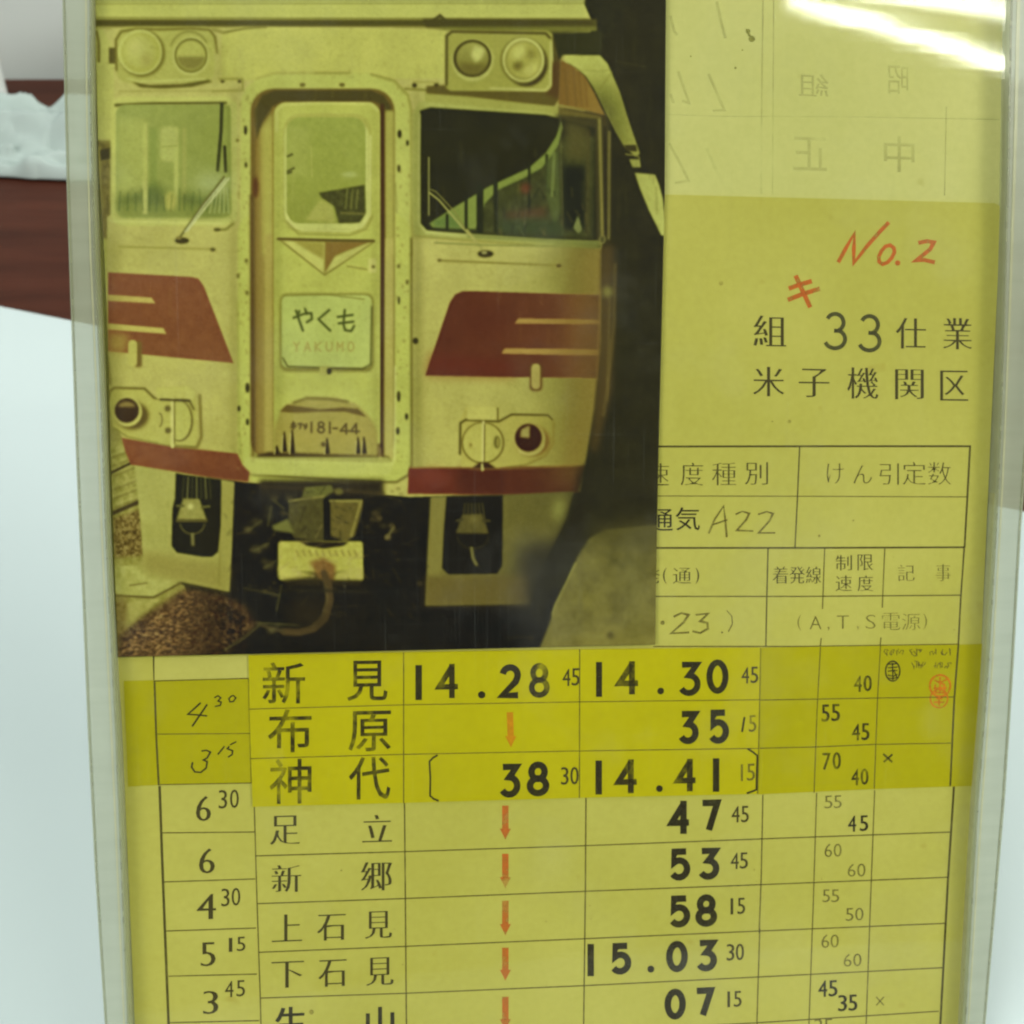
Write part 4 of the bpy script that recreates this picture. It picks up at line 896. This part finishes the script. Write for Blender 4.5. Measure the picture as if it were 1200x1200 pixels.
# --- header of the card
ruling(card, hC, [
    ('t', [(20, 118), (600, 117), (1030, 117)], 2.4), ('t', [(1028, 115), (1018, 300), (1010, 441)], 2.3), ('t', [(1009, 441), (998, 600), (990, 755)], 2.0),
    ('t', [(20, 442), (500, 442), (1010, 440)], 2.2), ('t', [(483, 118), (476, 280), (468, 443)], 1.6), ('t', [(382, 443), (378, 600), (375, 757)], 1.6)], RUL)
ruling(card, hC, [
    ('t', [(25, 276), (500, 277), (1020, 279)], 1.1), ('t', [(20, 597), (500, 597), (1001, 593)], 1.5), ('t', [(15, 757), (500, 757), (992, 750)], 1.5),
    ('t', [(563, 443), (556, 637)], 1.4), ('t', [(552, 730), (549, 756)], 1.4), ('t', [(755, 443), (747, 633)], 1.4), ('t', [(743, 728), (740, 755)], 1.4)], RULT)
def text(parent, h, name, z, items, material, bx=.0, by=-.018, **kw):
    k = Ink(h)
    for ch, x0, y0, x1, y1 in items: type_char(k, ch, zb(z, x0, y0, x1, y1), bx, by, **kw)
    return child(k, name, material, parent)
text(card, hC, 'heading_text', 'h', [('組', 335, 354, 440, 452), ('仕', 790, 362, 887, 460), ('業', 940, 362, 1035, 462)], INK, .014, -.022)
text(card, hC, 'depot_name', 'h', [('米', 333, 518, 435, 612), ('子', 480, 524, 578, 615), ('機', 635, 520, 735, 620), ('関', 788, 526, 880, 622), ('区', 932, 530, 1022, 626)], INK, .012, -.022)
k = Ink(hC); stamp(k, 'r3', zb('h', 562, 342, 636, 465), 4.8); child(k, 'stamped_figure', GRY, card)
k = Ink(hC); stamp(k, 'r3', zb('h', 672, 349, 746, 472), 4.8); child(k, 'stamped_figure', GRY, card)
text(card, hC, 'column_heading', 't', [('速', -8, 172, 66, 243), ('度', 103, 170, 175, 242), ('種', 203, 170, 280, 242), ('別', 308, 168, 382, 240)], RUL, -.004, -.024)
text(card, hC, 'column_heading', 't', [('け', 570, 172, 624, 236), ('ん', 655, 178, 714, 236), ('引', 738, 172, 800, 240), ('定', 812, 168, 886, 240), ('数', 893, 168, 967, 240)], RUL, -.010, -.026)
text(card, hC, 'stamped_text', 't', [('通', 4, 318, 78, 388), ('気', 86, 312, 164, 386)], BLK, .006, .0)
text(card, hC, 'column_heading', 't', [('発', -40, 506, 38, 556), ('(', 46, 506, 58, 556), ('通', 78, 506, 136, 556), (')', 150, 506, 162, 556)], INK, -.002, -.022)
text(card, hC, 'column_heading', 't', [('着', 396, 502, 446, 556), ('発', 450, 502, 500, 556), ('線', 503, 502, 552, 556)], INK, .002, -.02)
text(card, hC, 'column_heading', 't', [('制', 598, 465, 650, 514), ('限', 668, 463, 718, 514), ('速', 598, 530, 650, 580), ('度', 668, 530, 718, 580)], INK, .0, -.02)
text(card, hC, 'column_heading', 't', [('記', 797, 496, 850, 548), ('事', 918, 494, 965, 548)], RUL, -.008, -.026)
text(card, hC, 'power_note', 't', [('(', 476, 656, 488, 706), ('A', 515, 660, 553, 702), (',', 572, 694, 578, 708), ('T', 602, 658, 640, 700), (',', 666, 692, 672, 706), ('S', 694, 656, 726, 700),
     ('電', 746, 650, 804, 704), ('源', 810, 652, 868, 704), (')', 878, 652, 890, 702)], FNT, -.012, -.022)
k = Ink(hC)
for pts in ([(192, 396), (212, 350), (240, 308), (246, 360), (250, 408)], [(205, 368), (252, 352)], [(278, 335), (300, 325), (322, 332), (312, 352), (282, 386), (335, 388)], [(350, 335), (378, 326), (398, 332), (386, 356), (352, 394), (405, 394)]):
    k.ribbon([zz('t', *p) for p in pts], 2.6, 1.8)
child(k, 'handwritten_note', PCL, card)
k = Ink(hC); k.disc(*zz('t', 45, 681), 2.6)
for pts in ([(80, 662), (105, 650), (128, 656), (112, 680), (72, 715), (130, 712)], [(150, 656), (190, 652), (165, 676), (188, 682), (190, 700), (165, 714), (140, 708)]): k.ribbon([zz('t', *p) for p in pts], 3.0, 2.2)
k.disc(*zz('t', 235, 712), 1.2); k.ribbon([zz('t', *p) for p in ((250, 642), (266, 660), (268, 685), (255, 710))], 1.3)
child(k, 'handwritten_figures', PCL, card)
# crayon
k = Ink(hC)
for pts, w in (([(606, 184), (630, 140), (658, 92), (656, 140), (656, 186), (700, 130), (740, 85), (768, 56)], 4.7), ([zzz for zzz in [(784, 138), (772, 129), (757, 133), (744, 148), (736, 166), (737, 182), (748, 190), (764, 184), (777, 170), (786, 152), (784, 138)]], 4.4),
               ([(862, 122), (890, 116), (912, 120), (900, 142), (868, 168), (850, 180), (880, 176), (915, 184)], 4.8)):
    k.ribbon([zz('h', *p) for p in pts], w)
k.disc(*zz('h', 796, 186), 3.2); child(k, 'crayon_writing', RED, card)
k = Ink(hC)
for pts in ([(448, 268), (480, 256), (522, 244)], [(445, 304), (490, 286), (548, 268)], [(470, 226), (490, 270), (517, 328)]): k.ribbon([zz('h', *p) for p in pts], 5.4)
child(k, 'crayon_writing', RED, card)
# --- left column
def rl(pts, w): return ('p', pts, w)
ruling(card, hC, [rl([(180, 767), (181, 798)], 2.4), rl([(187, 921), (191, 1033), (197.5, 1198), (201, 1290)], 3.1)], RUL)
ruling(card, hC, [rl([(190, 976), (298, 975)], 1.5), rl([(192.5, 1033.5), (299, 1030)], 1.5), rl([(195, 1091), (300, 1087.5)], 1.5), rl([(197.5, 1144), (301, 1141.5)], 1.5), rl([(199, 1198.5), (304, 1196)], 1.5),
    rl([(201, 1254), (306, 1250)], 1.5), rl([(298, 945), (301, 1050), (305, 1169), (308, 1290)], 1.5),
    rl([(474, 940), (475, 1050), (476, 1169), (477, 1290)], 1.7), rl([(686.7, 934), (686, 1040), (684, 1200), (682, 1290)], 1.7), rl([(894, 931), (892, 1030), (889.6, 1093)], 1.5), rl([(890.4, 1088), (887, 1200), (885, 1290)], 1.5),
    rl([(957, 929), (953, 1060), (948, 1200), (945, 1290)], 1.4), rl([(1025, 926), (1020, 1060), (1015, 1200), (1011, 1290)], 1.4),
    rl([(299, 1003), (474, 998), (687, 991), (894, 983), (1115, 975)], 1.5), rl([(302, 1059), (474, 1053), (686, 1044.5), (892, 1036.7), (1111, 1028)], 1.5),
    rl([(303.6, 1116), (475, 1109), (686, 1100), (890, 1091), (1108, 1082)], 1.5), rl([(305, 1169.6), (476, 1164), (686, 1155), (887, 1145), (1105, 1134)], 1.5),
    rl([(306, 1226), (476, 1219), (684, 1209), (887, 1198.6), (1100, 1185)], 1.5), rl([(307, 1282), (684, 1264), (885, 1252), (1097, 1238)], 1.5)], RULT)
ruling(card, hC, [rl([(1118, 921), (1111, 1030), (1102, 1200), (1097, 1290)], 2.6)], RUL)
def col_fig(z, big, small):
    text(card, hC, 'running_time', z, big, INK, .012, -.020)
    if small: text(card, hC, 'running_seconds', z, small, INK, .006, -.004)
col_fig('a', [('6', 346, 577, 402, 670)], [('3', 430, 555, 462, 624), ('0', 472, 553, 505, 622)])
col_fig('d', [('6', 371, 116, 411, 179)], None)
col_fig('d', [('4', 365, 231, 414, 294)], [('3', 427, 217, 448, 262), ('0', 453, 215, 475, 260)])
col_fig('d', [('5', 375, 352, 413, 412)], [('1', 446, 341, 455, 376), ('5', 466, 338, 488, 374)])
col_fig('d', [('3', 381, 474, 420, 532)], [('4', 436, 449, 458, 490), ('5', 465, 447, 487, 488)])
col_fig('p', [('6', 238, 1212, 258, 1240)], None)
# --- station names on the card
for it in ([('足', 549, 34, 625, 106), ('立', 781, 32, 856, 100)], [('新', 553, 158, 628, 226), ('郷', 777, 150, 856, 222)],
           [('上', 554, 282, 630, 350), ('石', 667, 282, 740, 347), ('見', 787, 274, 856, 342)], [('下', 553, 400, 635, 466), ('石', 670, 396, 742, 463), ('見', 790, 390, 860, 460)]):
    text(card, hC, 'station_name', 'd', it, INK, .016, -.024)
text(card, hC, 'station_name', 'd', [('生', 562, 514, 640, 590), ('山', 790, 514, 862, 584)], BLK, .03, .01)
# --- times on the card
def times(parent, h, z, items, w=7.7, material=BLK, wv=None, name='stamped_time'):
    k = Ink(h)
    for ch, x0, y0, x1, y1 in items:
        b_ = zb(z, x0, y0, x1, y1)
        if ch == '.': k.disc((b_[0] + b_[2]) / 2, (b_[1] + b_[3]) / 2, (b_[2] - b_[0]) / 2)
        else: stamp(k, ch, b_, w, wv)
    return child(k, name, material, parent)
times(card, hC, 'b', [('4', 882, 514, 958, 620), ('7', 980, 510, 1050, 618)])
times(card, hC, 'e', [('5', 308, 159, 363, 240), ('3', 381, 157, 436, 238)]); times(card, hC, 'e', [('5', 307, 277, 363, 358), ('8', 374, 274, 430, 356)])
times(card, hC, 'e', [('1', 103, 399, 121, 480), ('5', 160, 396, 215, 476), ('.', 254, 453, 272, 471), ('0', 301, 391, 356, 470), ('3', 376, 388, 430, 468)])
times(card, hC, 'e', [('0', 297, 511, 351, 589), ('7', 370, 508, 423, 586)])
times(card, hC, 'p', [('1', 690, 1226, 698, 1264), ('0', 780, 1220, 806, 1256)])
SM = dict(bx=.012, by=.0)
for z, its in (('b', [('4', 1083, 531, 1110, 583), ('5', 1114, 530, 1139, 583)]), ('e', [('4', 463, 170, 484, 211), ('5', 486, 169, 507, 210)]), ('e', [('1', 463, 284, 470, 325), ('5', 480, 283, 500, 324)]),
               ('e', [('3', 453, 399, 473, 441), ('0', 476, 398, 497, 440)]), ('e', [('1', 455, 518, 462, 558), ('5', 471, 517, 491, 557)])):
    text(card, hC, 'stamped_seconds', z, its, INK, **SM)
for z, its, mt in (('c', [('5', 420, 641, 452, 691), ('5', 457, 640, 488, 690)], FNT), ('c', [('4', 512, 720, 545, 782), ('5', 558, 718, 592, 780)], BLK),
               ('e', [('6', 699, 147, 718, 181), ('0', 722, 147, 742, 180)], FNT), ('e', [('6', 757, 198, 777, 230), ('0', 781, 197, 802, 230)], FNT), ('e', [('5', 694, 262, 713, 294), ('5', 716, 262, 736, 294)], FNT),
               ('e', [('5', 752, 309, 772, 341), ('0', 776, 308, 797, 340)], FNT), ('e', [('6', 691, 375, 711, 409), ('0', 714, 375, 735, 408)], FNT), ('e', [('6', 747, 424, 767, 456), ('0', 771, 423, 792, 455)], FNT),
               ('e', [('4', 683, 491, 706, 532), ('5', 709, 490, 732, 531)], BLK), ('e', [('3', 733, 527, 756, 568), ('5', 759, 526, 782, 567)], BLK), ('e', [('3', 673, 587, 694, 628), ('5', 698, 586, 720, 627)], FNT)):
    text(card, hC, 'speed_figure', z, its, mt, bx=.02 if mt is BLK else .0, by=.004 if mt is BLK else -.008)
k = Ink(hC); k.ribbon([zz('e', 829, 532), zz('e', 848, 553)], 1.5); k.ribbon([zz('e', 848, 532), zz('e', 829, 553)], 1.5); child(k, 'cross_mark', FNT, card)
# --- red arrows
def arrow(parent, h, x, y0, y1, material, lean=0, w=7.6):
    k = Ink(h); ym = y0 + (y1 - y0) * .70
    k.ribbon([(x - lean, y0), (x, ym)], w, None); k.add([(x - w * .86, ym - 1.0), (x - w * .5, ym - 1), (x + w * .5, ym - 1), (x + w * .86, ym - 1), (x + lean * .3, y1)], [(0, 1, 2, 3, 4)])
    child(k, 'red_arrow', material, parent)
arrow(slip, hS, 598.5, 834.5, 876, ARF, 1)
for y0, y1 in ((944, 984), (1000.5, 1041), (1055.5, 1096), (1110.5, 1149), (1168, 1207), (1224, 1264)): arrow(card, hC, 592.2, y0, y1, ARR)

# --- yellow slip
ruling(slip, hS, [('p', [(292, 831), (473, 826), (679, 822.5), (890.5, 820)], 1.1), ('p', [(294, 889), (473, 884), (679, 880), (889, 877)], 1.1), ('p', [(473, 764.5), (473, 941)], 1.3), ('p', [(679.3, 761), (679, 935)], 1.3), ('p', [(891.4, 759.5), (889, 876), (887.6, 930)], 1.0)], RULT)
for it in ([('新', 592, 82, 750, 236), ('見', 905, 76, 1055, 225)], [('布', 612, 256, 774, 416), ('原', 910, 262, 1068, 412)], [('神', 618, 440, 774, 606), ('代', 912, 432, 1066, 590)]):
    text(slip, hS, 'station_name', 'a', it, STP, .010, .008)
times(slip, hS, 'b', [('1', 72, 80, 95, 192), ('.', 273, 163, 297, 187), ('2', 340, 77, 412, 187)]); times(slip, hS, 'b', [('4', 140, 76, 218, 186), ('8', 435, 73, 503, 185)], material=STP, w=6.6)
times(slip, hS, 'b', [('1', 649, 70, 671, 182), ('.', 846, 152, 868, 174), ('3', 913, 69, 986, 179), ('0', 1003, 62, 1074, 172)], 7.2); times(slip, hS, 'b', [('4', 715, 68, 794, 174)], material=STP, w=7)
times(slip, hS, 'b', [('3', 912, 226, 980, 333), ('5', 1008, 222, 1077, 332)])
times(slip, hS, 'b', [('3', 340, 395, 410, 504), ('8', 428, 388, 502, 500)]); times(slip, hS, 'b', [('1', 648, 385, 670, 494), ('.', 842, 464, 864, 486), ('1', 1023, 378, 1045, 485)]); times(slip, hS, 'b', [('4', 712, 382, 790, 490), ('4', 902, 380, 978, 484)], material=STP, w=7)
for its, mt in (([('4', 543, 92, 569, 147), ('5', 572, 90, 598, 146)], INK), ([('4', 1115, 87, 1140, 139), ('5', 1144, 85, 1169, 138)], INK), ([('3', 538, 406, 563, 463), ('0', 568, 405, 595, 462)], INK),
                ([('5', 1138, 240, 1163, 294)], FNT), ([('1', 1113, 397, 1120, 451), ('5', 1132, 395, 1159, 450)], FNT)):
    text(slip, hS, 'stamped_seconds', 'b', its, mt, **SM)
k = Ink(hS); k.ribbon([zz('b', 1125, 246), zz('b', 1117, 294)], 2.4); child(k, 'pen_stroke', PEN, slip)
for pts in ([(144, 368), (130, 376), (118, 388), (121, 440), (120, 498), (132, 508), (148, 514)], [(1134, 347), (1152, 358), (1166, 370), (1164, 420), (1163, 478), (1150, 484), (1132, 490)]):
    k = Ink(hS); k.ribbon([zz('b', *p) for p in pts], 2.0, 2.6); child(k, 'hand_drawn_bracket', PEN, slip)
# --- left tape: handwriting and its ruling
ruling(tl, hT, [('p', [(181, 797.5), (183, 860), (186, 920)], 2.3)], RUL)
ruling(tl, hT, [('p', [(181, 798.2), (291, 795)], 1.2), ('p', [(183.5, 860.3), (293.5, 859.5)], 1.1), ('p', [(186, 919.5), (294, 917.5)], 1.2), ('p', [(291.5, 795), (294.5, 918)], 1.0)], RULT)
def pen(z, strokes, w=1.9):
    k = Ink(hT)
    for s in strokes: k.ribbon([zz(z, *p) for p in s], w, w * .8)
    child(k, 'handwritten_time', PEN, tl)
pen('a', [[(364, 232), (340, 254), (316, 275), (350, 277), (388, 281)], [(388, 238), (362, 276), (332, 320)]], 2.2)
pen('a', [[(414, 214), (428, 206), (438, 214), (428, 226), (440, 230), (436, 242), (416, 246)], [(478, 207), (468, 217), (472, 229), (484, 228), (494, 214), (484, 205), (478, 207)]], 1.8)
pen('a', [[(366, 411), (385, 408), (400, 415), (388, 436), (374, 444), (388, 450), (384, 474), (364, 490), (342, 488), (330, 470), (334, 452)]], 2.1)
pen('a', [[(452, 393), (440, 408), (427, 424)], [(470, 393), (462, 402), (482, 410), (480, 424), (464, 434)], [(472, 388), (496, 376)]], 1.9)
# --- right tape
ruling(trp, hT, [('c', [(405, 62), (392, 300), (380, 630)], 1.2), ('c', [(640, 52), (628, 260), (615, 614)], 1.2), ('c', [(167, 268), (400, 264), (626, 260), (925, 256)], 1.2), ('c', [(168, 456), (390, 451), (618, 441), (914, 436)], 1.2)], RULT)
ruling(trp, hT, [('c', [(944, 50), (928, 260), (912, 604)], 2.2)], RUL)
for its in ([('4', 535, 173, 567, 236), ('0', 573, 171, 606, 234)], [('5', 408, 285, 441, 353), ('5', 447, 283, 482, 351)], [('4', 527, 360, 560, 426), ('5', 564, 358, 597, 425)], [('7', 412, 474, 446, 541), ('0', 452, 471, 485, 539)], [('4', 525, 537, 556, 601), ('0', 561, 535, 593, 599)]):
    text(trp, hT, 'speed_figure', 'c', its, STP, bx=.022, by=.006)
k = Ink(hT); k.ribbon([zz('c', 650, 478), zz('c', 686, 511)], 2.4); k.ribbon([zz('c', 686, 480), zz('c', 652, 510)], 2.4); child(k, 'cross_mark', STP, trp)
rr_ = random.Random(4)
def scribble(x0, y0, x1, y1, n, mtl, w=1.1):
    k = Ink(hT)
    for i in range(n):
        x = x0 + (x1 - x0) * i / n; p = [zz('c', x + rr_.uniform(0, 14), y0 + (y1 - y0) * rr_.random()) for _ in range(4)]; k.ribbon(p, w, w * .7)
    child(k, 'pencil_note', mtl, trp)
scribble(652, 66, 730, 98, 8, PCL, 1.2); scribble(752, 66, 800, 98, 6, PCL, 1.2); scribble(830, 66, 910, 94, 7, PCL, 1.2); scribble(760, 116, 812, 150, 6, PCL, 1.2); scribble(845, 118, 915, 146, 7, PCL, 1.2)
k = Ink(hT); k.ribbon([zz('c', 687 + 28 * math.cos(t / 18 * 2 * math.pi), 155 + 39 * math.sin(t / 18 * 2 * math.pi)) for t in range(19)], 1.8)
for y in (128, 142, 156, 170, 182): k.ribbon([zz('c', 668, y), zz('c', 690 + rr_.uniform(-6, 8), y + rr_.uniform(-6, 6)), zz('c', 706, y - 3)], 1.5)
k.ribbon([zz('c', 686, 122), zz('c', 688, 190)], 1.6); k.ribbon([zz('c', 690, 150), zz('c', 705, 182)], 1.6); child(k, 'round_stamp', STP, trp)
RSM = m_ink('red_stamp_ink', (206, 116, 8), .25, .9, 800, .36, .25)
k = Ink(hT)
k.ribbon([zz('c', 872 + 40 * math.cos(t / 22 * 2 * math.pi), 212 + 42 * math.sin(t / 22 * 2 * math.pi)) for t in range(23)], 2.6)
k.ribbon([zz('c', 868 + 34 * math.cos(t / 22 * 2 * math.pi), 262 + 36 * math.sin(t / 22 * 2 * math.pi)) for t in range(23)], 2.0)
for pts in ([(850, 190), (872, 200), (900, 186)], [(872, 178), (872, 240)], [(846, 222), (898, 220)], [(862, 196), (890, 208)], [(850, 238), (894, 240)], [(856, 262), (882, 262)], [(868, 248), (868, 290)], [(848, 276), (888, 276)], [(852, 206), (856, 236)], [(888, 204), (890, 236)]):
    k.ribbon([zz('c', *p) for p in pts], 2.2)
child(k, 'red_round_stamp', RSM, trp)
# stray ticks of ruling just above the tapes, specks on the card
k = Ink(hC); rs = random.Random(11)
for x, y, r_ in ((845, 332, 2.6), (925, 494, 2.2), (905, 494, .9), (322+760-760, 0, 0), (960, 628, 1.6), (365, 1186, 3.0), (400, 1020, 1), (640, 1080, .9), (1000, 610, 1.0), (760, 900, 0)):
    if r_ and y > 250: k.disc(x, y, r_, n=9)
for _ in range(46): k.disc(rs.uniform(320, 1120), rs.uniform(960, 1190) if _ % 2 else rs.uniform(260, 740), rs.uniform(.3, .8), n=7)
child(k, 'speck', m_ink('brown_speck', (146, 132, 50), .1, .8, 700, .35, .3), card)['kind'] = 'stuff'

# --- show-through on the backing sheet
hB = HB + .00001
ruling(back, hB, [('u', [(366, -20), (362, 300), (360, 620)], 2.2), ('u', [(400, -20), (398, 300), (396, 620)], 1.6), ('u', [(400, 372), (700, 374), (1120, 382)], 1.0), ('u', [(952, 340), (946, 625)], 1.8), ('u', [(60, 366), (250, 372), (390, 372)], 1.0)], GHO)
for pts in ([(218, 5), (232, 70), (246, 122)], [(70, 50), (82, 100), (92, 112)], [(95, 228), (112, 280), (130, 330), (108, 322)], [(70, 300), (80, 330)], [(192, 236), (215, 290), (242, 352), (205, 354)], [(66, 458), (100, 520), (128, 578), (84, 584)], [(186, 474), (210, 530), (238, 590)]):
    k = Ink(hB); k.ribbon([zz('u', *p) for p in pts], 3.4, 2.6); child(k, 'mirrored_stroke', GHO, back)
for its in ([('組', 480, 236, 575, 308)], [('昭', 765, 210, 830, 300)], [('正', 462, 438, 570, 545)], [('中', 752, 436, 850, 550)]):
    text(back, hB, 'mirrored_print', 'u', its, GHO, bx=.008, by=.004, mirror=True)
k = Ink(hB)
for x, y, r_ in ((318, 100, 3), (330, 124, 4), (322, 112, 2), (278, 217, 1.4), (300, 160, 1), (135, 180, 1)): k.disc(*zz('u', x, y), r_, n=9)
k.ribbon([zz('u', 312, 92), zz('u', 320, 112), zz('u', 340, 128)], 1.5); child(k, 'speck', m_ink('olive_speck', (132, 132, 50), .3, .9, 700, .3, .3), back)['kind'] = 'stuff'

# ================================================================== the photographic print
PL = [(112, -66), (112, 60), (115.5, 200), (122, 300), (126, 400), (129, 520), (133, 640), (138, 770)]
PR = [(781, -66), (780, 60), (779, 228), (775, 400), (771, 560), (768.5, 700), (768, 755)]
def print_mesh():
    img = paint_train().astype(np.float64) / 255
    nu, nv = 690, 830
    v = np.linspace(0, 1, nv + 1); u = np.linspace(0, 1, nu + 1)
    yl = -66 + (770 + 66) * v; yr = -66 + (755.5 + 66) * v
    xl = np.interp(yl, [p[1] for p in PL], [p[0] for p in PL]); xr = np.interp(yr, [p[1] for p in PR], [p[0] for p in PR])
    X = xl[:, None] * (1 - u) + xr[:, None] * u; Y = yl[:, None] * (1 - u) + yr[:, None] * u
    fx = np.clip(X - OX, 0, CW - 1.001); fy = np.clip(Y - OY, 0, CH - 1.001); xi = fx.astype(int); yi = fy.astype(int); ax = (fx - xi)[..., None]; ay = (fy - yi)[..., None]
    Cc = (img[yi, xi] * (1 - ax) + img[yi, xi + 1] * ax) * (1 - ay) + (img[yi + 1, xi] * (1 - ax) + img[yi + 1, xi + 1] * ax) * ay
    Cc = np.where(Cc <= .04045, Cc / 12.92, ((Cc + .055) / 1.055) ** 2.4) * GAIN
    Q = to_card(np.c_[X.ravel(), Y.ravel()], HP); n = len(Q)
    co = np.c_[Q, np.full(n, HP)].astype(np.float32)
    W = nu + 1; a = (np.arange(nv)[:, None] * W + np.arange(nu)).ravel()
    F = np.c_[a, a + W, a + W + 1, a + 1].astype(np.int32)
    # back face and thickness
    ring = np.r_[np.arange(W), np.arange(1, nv + 1) * W + nu, nv * W + np.arange(nu - 1, -1, -1), np.arange(nv - 1, 0, -1) * W]
    m = len(ring); low = co[ring].copy(); low[:, 2] = HS + .00005
    co = np.r_[co, low]; side = np.c_[ring, np.roll(ring, -1), n + np.roll(np.arange(m), -1), n + np.arange(m)].astype(np.int32)
    F = np.r_[F, side]
    me = bpy.data.meshes.new('photograph_print'); me.vertices.add(len(co)); me.vertices.foreach_set('co', co.ravel())
    me.loops.add(F.size + m); me.loops.foreach_set('vertex_index', np.r_[F.ravel(), n + np.arange(m)].astype(np.int32))
    me.polygons.add(len(F) + 1); me.polygons.foreach_set('loop_start', np.arange(0, len(F) + 1, dtype=np.int32) * 4)
    me.update(calc_edges=True); me.validate()
    at = me.color_attributes.new('printed_picture', 'FLOAT_COLOR', 'POINT')
    full = np.ones((len(co), 4), np.float32); full[:n, :3] = Cc.reshape(-1, 3); full[n:, :3] = .5
    at.data.foreach_set('color', full.ravel()); return me
m, N, L, b = mat('photo_emulsion'); at = N.new('ShaderNodeAttribute'); at.attribute_name = 'printed_picture'
gr = noise(N, L, 1800, 2, .6); g = ramp(N, L, gr.outputs[0], [(.3, (.96, .96, .96)), (.7, (1.03, 1.03, 1.02))])
mx = N.new('ShaderNodeMix'); mx.data_type = 'RGBA'; mx.blend_type = 'MULTIPLY'; mx.inputs[0].default_value = 1
L.new(at.outputs['Color'], mx.inputs[6]); L.new(g.outputs[0], mx.inputs[7]); L.new(mx.outputs[2], b.inputs['Base Color'])
b.inputs['Roughness'].default_value = .5; b.inputs['Specular IOR Level'].default_value = .12
pr_ = link('photograph_print', print_mesh(), m, mw=CARD)
tag(pr_, 'faded photograph of the front of a cream and maroon express train lying over the card', 'photograph')
